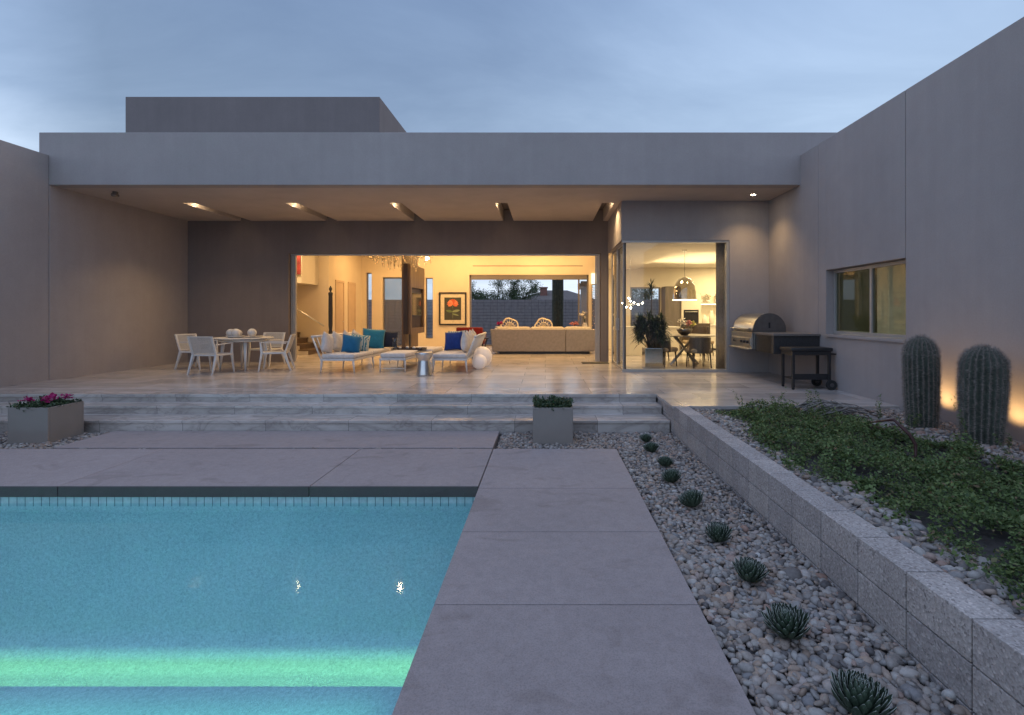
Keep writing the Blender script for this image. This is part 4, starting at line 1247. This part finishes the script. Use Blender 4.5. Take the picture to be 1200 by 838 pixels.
def ornate(label, x):
    t = thing('ornate_chair', label, 'chair', (x, 18.2, 0), 0, 'gilded chairs behind the long sofa')
    b = MB(); pts = []
    for k in range(33):
        a = PI*k/32; r_ = .27*(1+.13*abs(math.sin(a*2.5)))
        pts.append((r_*math.cos(a)*1.05, 0, .80+r_*math.sin(a)*1.15))
    b.tube(pts, .028, 8); b.tube([(p[0]*.55, -.01, .80+(p[2]-.80)*.6) for p in pts], .016, 6)
    for k in range(1, 8):
        a = PI*k/8; b.tube([(0,0,.83),(.25*math.cos(a),0,.80+.30*math.sin(a))], .012, 6)
    b.tube([(-.29,0,.80),(.29,0,.80)], .02, 6)
    b.ball((0,0,1.13), .04, 10)
    b.build('back_frame', M['gold'], t)
    b = MB(); b.rbox(-.27,.27,-.0,.5,.40,.50,.04); b.build('seat', M['ivoryfab'], t)
    for sx in (-.25,.25):
        for y in (.02,.46):
            b = MB(); b.tube([(sx,y,.8 if y < .1 else .42),(sx*1.05,y,0)], .022, 8, 0, .014); b.build('leg', M['gold'], t)
    return t
ornate('gilded chair with fan-shaped back left of the saguaro view', -1.27)
ornate('gilded chair with fan-shaped back just left of the saguaro trunk', -.06)
def potted(name, label, cat, loc, vase, blooms, mat, h, spread, n=60, stemmat=None, sz=.05):
    t = thing(name, label, cat, loc)
    b = MB(); b.lathe(vase, (0,0,0), 20); b.build('vase', M['ceramic'], t)
    rg_ = np.random.default_rng(n)
    vt = vase[-1][1]
    b = MB()
    for k in range(blooms):
        a = rnd.uniform(0, 2*PI); r_ = spread*rnd.uniform(.3,1)
        c = (r_*math.cos(a), r_*math.sin(a), vt+h*rnd.uniform(.6,1))
        b.tube([(0,0,vt-.03),(c[0]*.4,c[1]*.4,vt+(c[2]-vt)*.6),c], .004, 5)
        pts = np.array(c)+rg_.normal(0,sz*.45,(n//2,3))
        v, f = leaf_cloud(pts, None, sz, rg_, .9); bulk('blossom', v, f, mat, parent=t)
    b.build('stems', M['leaf_dark'], t)
    return t
VA = [(.05,0),(.08,.01),(.09,.08),(.06,.16),(.065,.18)]
t_ = thing('console_table', 'narrow console table behind the long living room sofa', 'table', (0, 17.75, 0))
b = MB(); b.box(-1.75,1.5,-.02,.3,.78,.81); b.build('tabletop', M['white'], t_, .005)
for x in (-1.7,1.45):
    b = MB(); b.box(x-.02,x+.02,0,.28,0,.779); b.build('leg', M['white'], t_)
potted('flower_vase', 'low bowl of red flowers at the left end of the console', 'flowers', (-1.62, 17.85, .811), [(.05,0),(.11,.02),(.12,.06)], 6, M['petal'], .12, .13, 40, sz=.05)
potted('flower_vase', 'pale pink flowers left of the orchid on the console', 'flowers', (1.0, 17.85, .811), [(.05,0),(.10,.02),(.11,.06)], 6, M['flower_p'], .12, .13, 44, sz=.05)
potted('orchid', 'tall pale orchid at the right end of the console', 'orchid', (1.38, 17.88, .811), VA, 5, M['flower_w'], .36, .14, 36, sz=.05)
# red armchair, black table
t = thing('armchair', 'dark red armchair behind the right outdoor sofa', 'armchair', (-2.60, 17.6, 0))
b = MB(); b.rbox(-.46,.46,-.08,.12,.30,.84,.06); b.build('backrest', M['red'], t)
b = MB(); b.rbox(-.46,.46,.12,.75,.22,.46,.06); b.build('seat', M['red'], t)
for sx in (-1,1):
    b = MB(); b.rbox(sx*.43-.06,sx*.43+.06,.0,.75,.30,.66,.05); b.build('armrest', M['red'], t)
    for y in (.05,.68):
        b = MB(); b.cyl((sx*.36,y,0),(sx*.36,y,.23),.015,.025,8); b.build('leg', M['black'], t)
t = thing('side_table', 'black round side table with spindle legs beside the long sofa', 'side table', (-1.98, 16.55, 0))
b = MB(); b.cyl((0,0,.50),(0,0,.53),.17,.17,24); b.build('tabletop', M['black'], t)
for k in range(4):
    a = R(45+90*k); b = MB(); b.tube([(.13*math.cos(a),.13*math.sin(a),.5),(.05*math.cos(a),.05*math.sin(a),.25),(.14*math.cos(a),.14*math.sin(a),0)], .012, 8); b.build('leg', M['black'], t)
o = MB().lathe([(.03,0),(.045,.02),(.05,.08),(.025,.14),(.03,.16)], (0,0,0), 16).build('small_vase', M['ceramic']); tag(o, 'small white vase on the black round side table', 'vase'); o.location = (-1.98,16.55,.531)
# picture of a flower
t = thing('framed_picture', 'black framed picture of an orange flower on the living room wall', 'picture', (-3.70, bwY-.002, 1.51))
W_, H_ = .55, .66
b = MB(); b.box(-W_,W_,-.05,-.002,H_-.06,H_); b.box(-W_,W_,-.05,-.002,-H_,-H_+.06); b.box(-W_,-W_+.06,-.05,-.002,-H_+.06,H_-.06); b.box(W_-.06,W_,-.05,-.002,-H_+.06,H_-.06); b.build('frame', M['art_black'], t, .004)
b = MB(); b.box(-W_+.06,W_-.06,-.022,-.004,-H_+.06,H_-.06); b.build('mount_board', M['ivoryfab'], t)
b = MB(); b.box(-.335,.335,-.028,-.023,-.45,.45)
b.build('canvas', M['art_ground'], t)
b = MB()
def petal2d(cx, cz, ang, L, w, y, mi):
    pts = []
    for k in range(10):
        u = k/9; pts.append((u*L, w*math.sin(u*PI)**.8))
    pts += [(p[0], -p[1]) for p in reversed(pts[1:-1])]
    ca, sa = math.cos(ang), math.sin(ang)
    b.extrude([(cx+p[0]*ca-p[1]*sa, cz+p[0]*sa+p[1]*ca) for p in pts], 'y', y-.002, y, mi)
yy = -.0295
for a in range(5, 180, 17): petal2d(.0, .16, R(a), .24, .05, yy, 0); yy -= .0004
for a in (-18, 198): petal2d(.0, .17, R(a), .20, .045, yy, 0); yy -= .0004
for (cx, cz, a, L_, w_) in ((0,-.02,88,.18,.008),(0,-.42,88,.42,.007),(0,-.12,170,.28,.05),(-.02,-.12,12,.32,.05),(-.02,-.2,-15,.28,.03)): petal2d(cx, cz, R(a), L_, w_, yy, 1); yy -= .0004
b.build('painted_flower', [M['art_petal'], M['art_leaf']], t)
# red artwork on bulkhead
t = tag(MB().box(-7.93,-7.73,16.16,16.198,2.55,3.5).build('wall_art', M['art_red'], None, .004), 'narrow red abstract artwork on the bulkhead over the stair', 'artwork')
# statue
o = MB().lathe([(.11,0),(.11,.04),(.05,.06),(.03,.5),(.035,.62),(.06,.75),(.045,.82),(.06,.95),(.062,1.4),(.058,1.84),(.068,1.92),(.06,1.95),(.025,1.97),(.028,2.0),(.048,2.04),(.045,2.09),(.02,2.12),(.018,2.15)], (0,0,0), 16).build('statue', M['art_black'])
tag(o, 'tall slender black figure statue by the foot of the stair', 'statue'); o.location = (-6.50, 15.5, 0)
# tv wall
t = thing('tv_cabinet', 'floating brown cabinet with a television niche under the chandelier', 'cabinet', (0,0,0))
b = MB(); b.box(-4.74,-4.62,16.9,18.6,0,C1-.01); b.build('column', M['walnut'], t, .004)
b = MB(); b.box(-4.44,-4.30,16.0,17.9,.66,2.88); b.box(-4.61,-4.44,16.9,17.7,.9,2.6)
b.build('back_panel', M['darkwood'], t, .004)
b = MB(); b.box(-4.30,-4.22,16.06,16.20,.66,2.88); b.box(-4.30,-4.22,17.75,17.9,.66,2.88); b.box(-4.30,-4.22,16.2,17.75,2.15,2.88); b.box(-4.30,-4.22,16.2,17.75,.66,.85)
b.build('front_panel', M['walnut'], t, .003)
b = MB(); b.box(-4.45,-4.40,16.7,16.78,0,.66); b.build('post', M['black'], t)
o = thing('television', 'dark flat television set in the brown cabinet niche', 'television', (-4.297, 16.3, 0))
b = MB(); b.box(0,.03,.05,1.35,1.22,2.02); b.build('housing', M['art_black'], o, .004)
b = MB(); b.box(.031,.034,.09,1.31,1.26,1.98); b.build('screen', M['screen'], o)
# chandelier
t = thing('chandelier', 'wide crystal chandelier of hanging bead strands under the living room ceiling', 'chandelier', (-4.70, 16.4, 0))
b = MB(); b.box(-1.05,1.05,-.35,.35,C1-.07,C1-.002); b.build('canopy', M['steel'], t, .004)
for k in range(99):
    x = rnd.uniform(-1.02,1.02); y = rnd.uniform(-.32,.32)
    low = 3.12-.55*max(0, math.cos((x-.15)*1.45))*rnd.uniform(.1,1)
    b = MB(); b.tube([(x,y,C1-.07),(x,y,low)], .0016, 4, 1)
    z = low
    while z < 3.36:
        r_ = rnd.uniform(.008,.019); b.ball((x,y,z), r_, 8, 0, (1,1,1.3)); z += rnd.uniform(.035,.08)
    b.build('crystal_strand', [M['crystal'], M['steel']], t)
for k in range(6):
    b = MB(); b.ball((-.85+.34*k, 0, 3.42), .03, 10); b.build('bulb', M['lamp_warm'], t)
o = thing('spotlight', 'bright star-like spotlight at the right end of the chandelier', 'spotlight', (-3.73, 16.2, 3.06))
b = MB(); b.ball((0,0,0), .05, 14); b.build('bulb', M['lamp_bright'], o)
b = MB(); b.cyl((0,0,.05), (0,0,.12), .03, .05, 12); b.cyl((0,0,.12), (0,0,C1-3.062), .006, .006, 6); b.build('stem', M['steel'], o)
# sconce at far right
o = thing('wall_sconce', 'glowing box wall sconce at the right edge of the opening', 'sconce', (1.92+.16, bwY-.002, 2.60))
b = MB(); b.box(-.24,.24,-.10,-.012,-.10,.32); b.build('shade', M['sconce'], o, .01)
b = MB(); b.box(-.12,.12,-.011,-.001,-.05,.25); b.build('back_plate', M['steel'], o)
o = thing('bead_curtain', 'strands of clear beads hanging in the narrow window by the sconce', 'bead curtain', (0,0,0))
for k in range(5):
    b = MB(); x = 1.90+.05*k
    b.tube([(x,20.44,.6),(x,20.44,2.42)], .0015, 4)
    for j in range(26): b.ball((x,20.44,.62+.07*j), .018, 8)
    b.build('bead_strand', M['crystal'], o)

# ------------------------------------------------------------------ dining room and kitchen things
t = thing('pot_plant', 'bushy dark houseplant in a mirrored cube pot behind the dining glass', 'houseplant', (2.60, 12.45, 0))
b = MB(); b.box(-.21,.21,-.21,.21,0.002,.48); b.build('pot', M['mirrorbox'], t, .006)
b = MB()
stems = []
for k in range(16):
    a = 2*PI*k/16+.3; r_ = rnd.uniform(.03,.12); lx, ly = rnd.uniform(-.36,.36), rnd.uniform(-.22,.22)
    top = Vector((r_*math.cos(a)+lx, r_*math.sin(a)+ly, rnd.uniform(.85,1.28)))
    b.tube([(r_*math.cos(a), r_*math.sin(a), .47), ((r_*math.cos(a)+top.x)/2+.02, (r_*math.sin(a)+top.y)/2, .47+(top.z-.47)*.6), top], .014, 7, 0, .010)
    stems.append(top)
for (tx, ty, tz) in ((-.02,.02,2.02),(-.24,.05,1.12),(-.26,.1,.8)):
    b.tube([(tx*.2,ty,.47),(tx*.6,ty,.47+(tz-.47)*.5),(tx,ty,tz)], .016, 7, 0, .011); stems.append(Vector((tx,ty,tz)))
b.build('stems', M['bark'], t)
P = []; Fc = []; c0 = 0
rg_ = np.random.default_rng(21)
for h in stems:
    nl = 105 if h.z < 1.9 else 60
    for k in range(nl):
        a = rg_.uniform(0,2*np.pi); el = rg_.uniform(-.5,1.35); L_ = rg_.uniform(.20,.36)*(.8 if h.z > 1.9 else 1)
        d = np.array([math.cos(a)*math.cos(el), math.sin(a)*math.cos(el), math.sin(el)])
        s_ = np.array([-math.sin(a), math.cos(a), 0]); o_ = np.array(h)+np.array([0,0,rg_.uniform(-.22,.03)])
        w = .013
        pts = [o_, o_+d*L_*.5, o_+d*L_+np.array([0,0,-.10*L_*2.2])]
        for q, ww_ in zip(pts, (w*.7, w, .001)): P += [q-s_*ww_, q+s_*ww_]
        Fc += [(c0,c0+1,c0+3,c0+2),(c0+2,c0+3,c0+5,c0+4)]; c0 += 6
bulk('foliage', np.array(P), np.array(Fc), M['palm'], parent=t)
t = thing('dining_table', 'round glass-edged indoor dining table with crossed metal legs', 'table', (3.62, 13.35, 0))
b = MB(); b.lathe([(.80,.735),(.82,.74),(.82,.755),(.80,.76)], n=48, smooth=False); b.build('tabletop', M['greywood'], t)
for k in range(4):
    a = R(25+90*k)
    b = MB(); b.hexa([(.45*math.cos(a)-.03,.45*math.sin(a)-.03,0),(.45*math.cos(a)+.03,.45*math.sin(a)-.03,0),(.45*math.cos(a)+.03,.45*math.sin(a)+.03,0),(.45*math.cos(a)-.03,.45*math.sin(a)+.03,0)],
                     [(-.35*math.cos(a)-.03,-.35*math.sin(a)-.03,.734),(-.35*math.cos(a)+.03,-.35*math.sin(a)-.03,.734),(-.35*math.cos(a)+.03,-.35*math.sin(a)+.03,.734),(-.35*math.cos(a)-.03,-.35*math.sin(a)+.03,.734)])
    b.build('leg', M['steel'], t)
def dchair(label, x, y, rz, back, cat='chair', grp='upholstered chairs round the indoor table'):
    t = thing('upholstered_chair', label, cat, (x, y, 0), rz, grp)
    b = MB(); b.rbox(-.26,.26,-.25,.25,.36,.47,.05); b.build('seat', M['tan'], t)
    b = MB(); pts = []
    for k in range(13):
        a = PI*k/12; pts.append((.27*math.cos(a), .05+.24*math.sin(a)))
    for k in range(12, -1, -1):
        a = PI*k/12; pts.append((.22*math.cos(a), .05+.19*math.sin(a)))
    b.extrude(pts, 'z', .36, back, 0, False); b.build('backrest', M['leather'], t, .012)
    for sx in (-1,1):
        for sy in (-1,1):
            b = MB(); b.tube([(sx*.2,sy*.19,.37),(sx*.22,sy*.22,0)], .022, 8, 0, .013); b.build('leg', M['darkwood'], t)
    return t
dchair('brown curved-back chair nearest the curtain at the indoor table', 3.72, 12.42, R(188), .74)
dchair('brown curved-back chair between the houseplant and the indoor table', 2.98, 12.85, R(125), .72)
dchair('brown curved-back chair at the far side of the indoor table', 3.1, 14.15, R(30), .95)
dchair('brown curved-back chair at the far right of the indoor table', 4.25, 14.2, R(-30), .95)
b = MB(); b.lathe([(.04,0),(.08,.005),(.16,.07),(.205,.16),(.195,.165),(.15,.08),(.07,.02)], (0,0,0), 28)
t = thing('fruit_bowl', 'grey bowl of white yellow and pink flowers on the indoor table', 'bowl', (3.52, 12.95, .761))
b.build('bowl', M['steel_dark'], t)
for (dx, dz, mm, nn) in ((-.06,.36,'flower_w',5),(.12,.30,'flower_p',4),(.22,.28,'flower_y',4),(-.02,.28,'flower_w',4)):
    pts = np.array([dx,0.02,dz])+np.random.default_rng(nn).normal(0,.035,(70,3))
    v, f = leaf_cloud(pts, None, .05, np.random.default_rng(2), .9); bulk('blossom', v, f, M[mm], parent=t)
b = MB()
for dx in (-.06,.02,.12,.22): b.tube([(0,0,.03),(dx*.6,.01,.18),(dx,.02,.3)], .006, 6)
b.build('stems', M['leaf_dark'], t)
t = thing('pendant_lamp', 'smoked glass bell pendant hanging over the indoor dining table', 'pendant lamp', (3.62, 13.3, 0))
b = MB(); b.lathe([(.30,1.66),(.30,1.68),(.285,1.85),(.25,2.05),(.17,2.20),(.04,2.26)], n=32, cap=False); b.build('shade', M['glass_mirror'], t)
b = MB(); b.lathe([(.285,1.655),(.31,1.655),(.31,1.672),(.285,1.672)], n=32, cap=False); b.build('rim', M['lamp_shelf'], t)
b = MB(); b.cyl((0,0,2.26),(0,0,2.96),.004,.004,6); b.build('cord', M['black'], t)
b = MB(); b.cyl((0,0,2.93),(0,0,2.958),.06,.06,16); b.build('ceiling_rose', M['steel'], t)
lamp('pendant_bulb', 'POINT', (3.62, 13.3, 1.85), 32, WARM2, None, shadow_soft_size=.05)
# sparkling cluster light
t = thing('cluster_lamp', 'sparkling cluster of bare bulbs behind the dining room glass corner', 'lamp', (2.42, 14.6, 1.55))
b = MB(); b.cyl((0,0,.05),(0,0,1.40),.006,.006,6); b.ball((0,0,0), .05, 10); b.build('stem', M['steel'], t)
for (x, y, z) in ((-.22,0,.06),(-.1,.1,-.05),(.0,-.12,-.08),(.12,.05,.08),(.22,-.05,.02),(.02,.1,.12),(.36,.02,.06),(-.05,-.05,.2)):
    b = MB(); b.tube([(0,0,0),(x,y,z)], .005, 5); arm = b.build('arm', M['steel'], t)
    b = MB(); b.ball((x,y,z), .022, 10); b.build('bulb', M['lamp_bright'], arm)
# curtain
b = MB(); vs = []; fs = []; n_ = 80
for i in range(n_+1):
    x = 3.93+.30*i/n_
    y = DW+.32+.035*math.sin(i*.75)+.012*math.sin(i*.31)
    vs += [(x,y,.012),(x,y,2.93)]
for i in range(n_): fs.append((2*i,2*i+2,2*i+3,2*i+1))
b._add(vs, fs, 0, True)
o = b.build('curtain', M['curtain']); tag(o, 'grey pleated curtain drawn aside at the dining glass', 'curtain')
sm = o.modifiers.new('solid', 'SOLIDIFY'); sm.thickness = .004
# kitchen units
t = thing('kitchen_cabinet', 'tall grey-brown kitchen cabinet wall beyond the dining table', 'cabinet', (0, 18.35, 0))
b = MB(); b.box(4.30,4.86,0,.64,0,2.29); b.build('carcass', M['greywood'], t, .004)
t = thing('oven_tower', 'cream oven housing with dark built-in oven in the kitchen', 'oven', (4.87, 18.3, 0))
b = MB(); b.box(.005,.7,.02,.69,0,.9); b.box(.005,.7,.02,.69,1.45,2.0); b.box(.005,.08,.02,.69,.9,1.45); b.box(.62,.7,.02,.69,.9,1.45); b.build('housing', M['cream_light'], t, .004)
b = MB(); b.box(.082,.618,.03,.6,.902,1.448); b.build('oven_door', M['oven'], t, .004)
b = MB(); b.cyl((.12,.0,1.38),(.58,.0,1.38),.012); b.build('handle', M['steel'], t)
t = thing('kitchen_counter', 'long white kitchen counter with drawers under the lit shelf', 'counter', (5.58, 18.3, 0))
b = MB(); b.box(0.005,2.9,.03,.68,.08,.88); b.build('carcass', M['white'], t, .004)
b = MB(); b.box(0.005,2.92,0,.69,.882,.92); b.build('worktop', M['white'], t, .004)
t = thing('wall_shelf', 'bright lit wall shelf over the white kitchen counter', 'shelf', (5.0, 18.68, 0))
b = MB(); b.box(.6,1.95,0,.31,1.66,1.70); b.build('board', M['white'], t, .003)
b = MB(); b.box(.62,1.93,.01,.05,1.64,1.659); b.build('light_strip', M['lamp_shelf'], t)
for i, (x, hgt, mm) in enumerate(((5.72,.30,'flower_w'),(6.0,.26,'flower_w'),(6.3,.28,'flower_w'))):
    potted('flower_vase', ['white flowers at the left end of the lit kitchen shelf','white flowers in the middle of the lit kitchen shelf','white flowers at the right end of the lit kitchen shelf'][i], 'flowers', (x, 18.83, 1.701), [(.05,0),(.07,.02),(.06,.12)], 4, M[mm], .16, .09, 36, sz=.06)
for i, (x, hh) in enumerate(((5.75,.35),(6.0,.5),(6.3,.28))):
    o = MB().lathe([(.07,0),(.09,.02),(.085,hh*.7),(.04,hh*.9),(.045,hh)], (0,0,0), 18).build('canister', M['white']); o.location = (x, 18.5, .921)
    tag(o, ['white canister left on the kitchen counter','tallest white canister on the kitchen counter','short white canister right on the kitchen counter'][i], 'canister', 'canisters on the kitchen counter')
t = thing('kitchen_island', 'low cream kitchen island beyond the dining table', 'island', (2.2, 16.0, 0))
b = MB(); b.box(0,2.0,.03,.9,0,.86); b.build('carcass', M['cream_light'], t, .004)
b = MB(); b.box(-.02,2.02,0,.93,.862,.90); b.build('worktop', M['white'], t, .004)
for i, x in enumerate((4.6, 5.0)):
    dchair(['pale high stool left of the pair behind the dining table','pale high stool right of the pair behind the dining table'][i], x, 16.2, R(10), 1.0, 'chair', 'pair of chairs before the kitchen')

# ------------------------------------------------------------------ beyond the house
b = MB()
b.box(-14, 9, 30.02, 30.18, -.46, 2.14, 1)
for c in range(14):
    for k in range(58):
        xa = -14+.4*k; b.box(xa+.006, xa+.394, 29.98, 30.2, -.46+.186*c+.008, -.46+.186*(c+1)-.008)
tag(b.build('garden_wall', [M['block_far'], M['joint']]), 'grey block garden wall seen through the living room window', 'wall')
t = thing('saguaro', 'tall saguaro cactus trunk seen through the living room window', 'cactus', (.60, 24.5, -.46))
vs = []; b = MB(); n = 64; m = 24
for i in range(m+1):
    u = i/m; z = 5.6*u; rr0 = .22+.03*math.sin(u*3)-.04*(u > .9)
    if u > .93: rr0 *= max(.05, math.sqrt(1-((u-.93)/.071)**2))
    for k in range(n):
        a = 2*PI*k/n; rr = rr0*(1+.09*math.cos(16*a)); vs.append((rr*math.cos(a), rr*math.sin(a), z))
b._add(vs, [(i*n+k, i*n+(k+1)%n, (i+1)*n+(k+1)%n, (i+1)*n+k) for i in range(m) for k in range(n)], 0, True)
b.build('trunk', M['cactus'], t)
def tree(label, loc, h, w, seed, nl=26000):
    rg_ = np.random.default_rng(seed); rr = random.Random(seed)
    t = thing('tree', label, 'tree', loc)
    b = MB(); tips = []
    for k in range(9):
        a = 2*PI*k/9+rr.uniform(-.3,.3); p = Vector((0,0,.5)); pts = [Vector((0,0,0)), p]
        d = Vector((math.cos(a)*.46, math.sin(a)*.46, 1)).normalized()
        for q in range(6):
            p = p+d*h*.17; d = (d+Vector((rr.uniform(-.3,.3)+math.cos(a)*.12, rr.uniform(-.3,.3)+math.sin(a)*.12, rr.uniform(-.15,.1)))).normalized(); pts.append(p.copy())
            for z in range(3):
                e = p+Vector((rr.uniform(-1,1),rr.uniform(-1,1),rr.uniform(-.1,.9)))*w*.28
                b.tube([p, (p+e)/2+Vector((0,0,.1)), e], .016, 5, 0, .004); tips.append(e)
        b.tube(pts, .10, 7, 0, .02)
    b.build('trunk', M['bark'], t)
    T = np.array([x[:] for x in tips]); idx = rg_.integers(0,len(T),nl)
    c = T[idx]+rg_.normal(0,.17,(nl,3))
    v, f = leaf_cloud(c, None, .14, rg_, .34); bulk('crown', v, f, M['tree_leaf'], parent=t)
    return t
tree('airy green desert tree rising behind the grey block garden wall', (-2.75, 34, -.46), 3.7, 1.9, 5)
tree('dark bushy tree behind the wall seen through the kitchen window', (6.5, 33.5, -.46), 3.4, 2.4, 8, 16000)
t = thing('neighbour_house', 'neighbouring house roof with brick chimney beyond the garden wall', 'house', (1.2, 52, -.46))
b = MB(); b.box(-5,5,0,8,0,2.75); b.build('wall', M['far_wall'], t)
b = MB(); b._add([(-5.5,-.5,2.75),(5.5,-.5,2.75),(5.5,8.5,2.75),(-5.5,8.5,2.75),(-1.2,4,4.35),(1.2,4,4.35)], [(0,1,5,4),(1,2,5),(2,3,4,5),(3,0,4),(3,2,1,0)]); rf = b.build('roof', M['roof_tile'], t)
b = MB(); b.box(-1.75,-1.0,2.2,2.9,3.3,4.5); b.box(-1.82,-.93,2.13,2.97,4.5,4.62); b.build('chimney', M['brick'], rf)
t = thing('patio_post', 'stucco patio post outside the living room window', 'post', (1.75, 22.6, -.46))
b = MB(); b.box(-.18,.18,-.18,.18,0,3.2); b.build('shaft', S, t); b = MB(); b.box(-.3,.3,-.3,.3,2.85,3.1); b.build('capital', S, t)

# ------------------------------------------------------------------ interior light (ceiling downlights of the lit rooms, plus an added curtain fill)
def area(name, loc, sx, sy, e, c, aim=None, spread=180):
    return lamp(name, 'AREA', loc, e, c, None, aim or (loc[0], loc[1], 0), shape='RECTANGLE', size=sx, size_y=sy, spread=R(spread))
for (x, y, e) in ((-5.9,15.6,50),(-3.2,15.6,50),(-.5,15.6,50),(-5.9,18.6,60),(-3.2,18.9,60),(-.3,18.9,60),(1.0,17.0,40)):
    area('living_downlight', (x, y, C1-.03), .5, .5, e*1.1, WARM)
area('wall_washer', (-1.5, 19.6, C1-.04), 7.5, .1, 70, WARM, (-1.5, 20.5, 1.9))
area('stair_downlight', (-7.9, 15.6, C1-.03), .6, .6, 55, (1,.68,.34))
area('dining_downlight_and_fill', (4.0, 12.6, 2.95), .2, .2, 14, WARM2)  # unseen fill lamp added to lighten the curtain
area('dining_downlight_and_fill', (3.0, 13.0, 2.95), .4, .4, 40, WARM2)
area('kitchen_downlight', (4.6, 15.5, 3.0), .8, .8, 80, (1,.75,.40))
area('kitchen_downlight', (6.4, 17.6, 3.0), .8, .5, 110, (1,.75,.40))
area('cove_lamp', (4.9, 15.8, 2.45), 2.2, 3.0, 60, (1,.75,.40), (5.0, 15.5, 4.0))
area('wing_lamp', (7.0, 8.7, 2.65), .8, .8, 62, (1,.96,.86))

# pool lights: cyan niches in the far-left and near walls, added green fill for the shelf, green strip under the lip of the shelf
CY = (.34, .67, 1.0)
for x in (-10.2, -7.2, -4.2, -1.8):
    lamp('pool_niche_and_fill_lamp', 'AREA', (x, 1.06, -.68), 18, CY, None, (x, 3.8, -2.0), shape='DISK', size=.25, spread=R(125))
lamp('pool_niche_and_fill_lamp', 'AREA', (-5.8, 1.06, -.64), 30, (.15,1.0,.55), None, (-5.8, 3.38, -1.77), shape='RECTANGLE', size=9.0, size_y=.06, spread=R(13))  # unseen green lamp added to turn the pool shelf teal
lamp('pool_strip_lamp', 'AREA', (-6.3, ysh+.05, zs-.10), 12, (.38,1.0,.40), None, (-6.3, 4.80, zf), shape='RECTANGLE', size=11.0, size_y=.05, spread=R(28))

# ------------------------------------------------------------------ sky and sun
w = bpy.data.worlds.new('World'); scene.world = w; w.use_nodes = True
nt = w.node_tree; nt.nodes.clear()
out = nt.nodes.new('ShaderNodeOutputWorld'); bg = nt.nodes.new('ShaderNodeBackground')
SUN_EL, SUN_AZ = R(2.0), R(72)         # low, to the right behind the house
sky = nt.nodes.new('ShaderNodeTexSky'); sky.sky_type = 'NISHITA'; sky.sun_disc = False
sky.sun_elevation = SUN_EL; sky.sun_rotation = SUN_AZ
tcn = nt.nodes.new('ShaderNodeTexCoord'); sep = nt.nodes.new('ShaderNodeSeparateXYZ'); nt.links.new(tcn.outputs['Generated'], sep.inputs[0])
zc = math_(nt, 'MAXIMUM', sep.outputs['Z'], 0.0)
den = math_(nt, 'ADD', zc, .16)
cmb = nt.nodes.new('ShaderNodeCombineXYZ')
nt.links.new(math_(nt, 'DIVIDE', sep.outputs['X'], den), cmb.inputs[0]); nt.links.new(math_(nt, 'DIVIDE', sep.outputs['Y'], den), cmb.inputs[1])
mp = nt.nodes.new('ShaderNodeMapping'); mp.inputs['Scale'].default_value = (.75, 1.25, 1); mp.inputs['Rotation'].default_value = (0,0,.35); nt.links.new(cmb.outputs[0], mp.inputs[0])
cl = noise(nt, mp.outputs[0], 1.15, 7, .60, .55)
cl2 = noise(nt, mp.outputs[0], .42, 3, .5, .3)
grad = ramp(nt, zc, [(0, (.30,.365,.46)), (.05, (.37,.435,.53)), (.13, (.365,.44,.52)), (.30, (.165,.228,.325)), (.55, (.128,.188,.30)), (1, (.33,.405,.57))])  # zenith, out of view, raised as extra fill
cfac = ramp(nt, math_(nt, 'MULTIPLY_ADD', cl2, .5, math_(nt, 'MULTIPLY', cl, .6)), [(.42, (.84,.86,.89)), (.55, (1,1,1)), (.70, (1.25,1.21,1.17))])
c = mix(nt, grad, cfac, 1, 'MULTIPLY')
# brighter towards the right horizon where the sun went down; unseen sky behind the camera raised as fill
vm = nt.nodes.new('ShaderNodeVectorMath'); vm.operation = 'DOT_PRODUCT'; nt.links.new(tcn.outputs['Generated'], vm.inputs[0]); vm.inputs[1].default_value = Vector((.62,.74,.20)).normalized()
glow = ramp(nt, vm.outputs['Value'], [(.0, (1.26,1.26,1.30)), (.22, (.76,.78,.81)), (.7, (.92,.92,.93)), (.97, (1.38,1.34,1.29))])
c = mix(nt, c, glow, 1, 'MULTIPLY')
sk = mix(nt, sky.outputs[0], (.05,.05,.05), 1, 'MULTIPLY')
c = mix(nt, c, sk, .12)
nt.links.new(c, bg.inputs['Color']); bg.inputs['Strength'].default_value = 2.1
nt.links.new(bg.outputs[0], out.inputs['Surface'])
sd_ = Vector((math.sin(SUN_AZ)*math.cos(R(28)), math.cos(SUN_AZ)*math.cos(R(28)), math.sin(R(28))))
s = lamp('sun', 'SUN', (0,0,30), .34, (1,.9,.86), None, Vector((0,0,30))-sd_, angle=R(40))

# ------------------------------------------------------------------ camera and render
cam = bpy.data.cameras.new('camera'); co = bpy.data.objects.new('camera', cam); col.objects.link(co)
co.location = (0, 0, 1.30); co.rotation_euler = (R(90), 0, 0)
cam.sensor_width = 36; cam.lens = 18.0; cam.sensor_fit = 'HORIZONTAL'
cam.shift_x = -39/1200; cam.shift_y = -51/1200
cam.clip_start = .05; cam.clip_end = 3000
scene.camera = co
vs_ = scene.view_settings; vs_.view_transform = 'Standard'; vs_.look = 'None'; vs_.exposure = .12; vs_.gamma = 1; vs_.use_curve_mapping = False
scene.render.engine = 'CYCLES'
cy = scene.cycles
cy.use_denoising = True
try: cy.denoiser = 'OPENIMAGEDENOISE'
except Exception: pass
cy.max_bounces = 7; cy.diffuse_bounces = 4; cy.glossy_bounces = 4; cy.transmission_bounces = 4; cy.transparent_max_bounces = 16
cy.caustics_reflective = False; cy.caustics_refractive = False
cy.sample_clamp_indirect = 4; cy.sample_clamp_direct = 0
cy.use_adaptive_sampling = True; cy.adaptive_threshold = .012
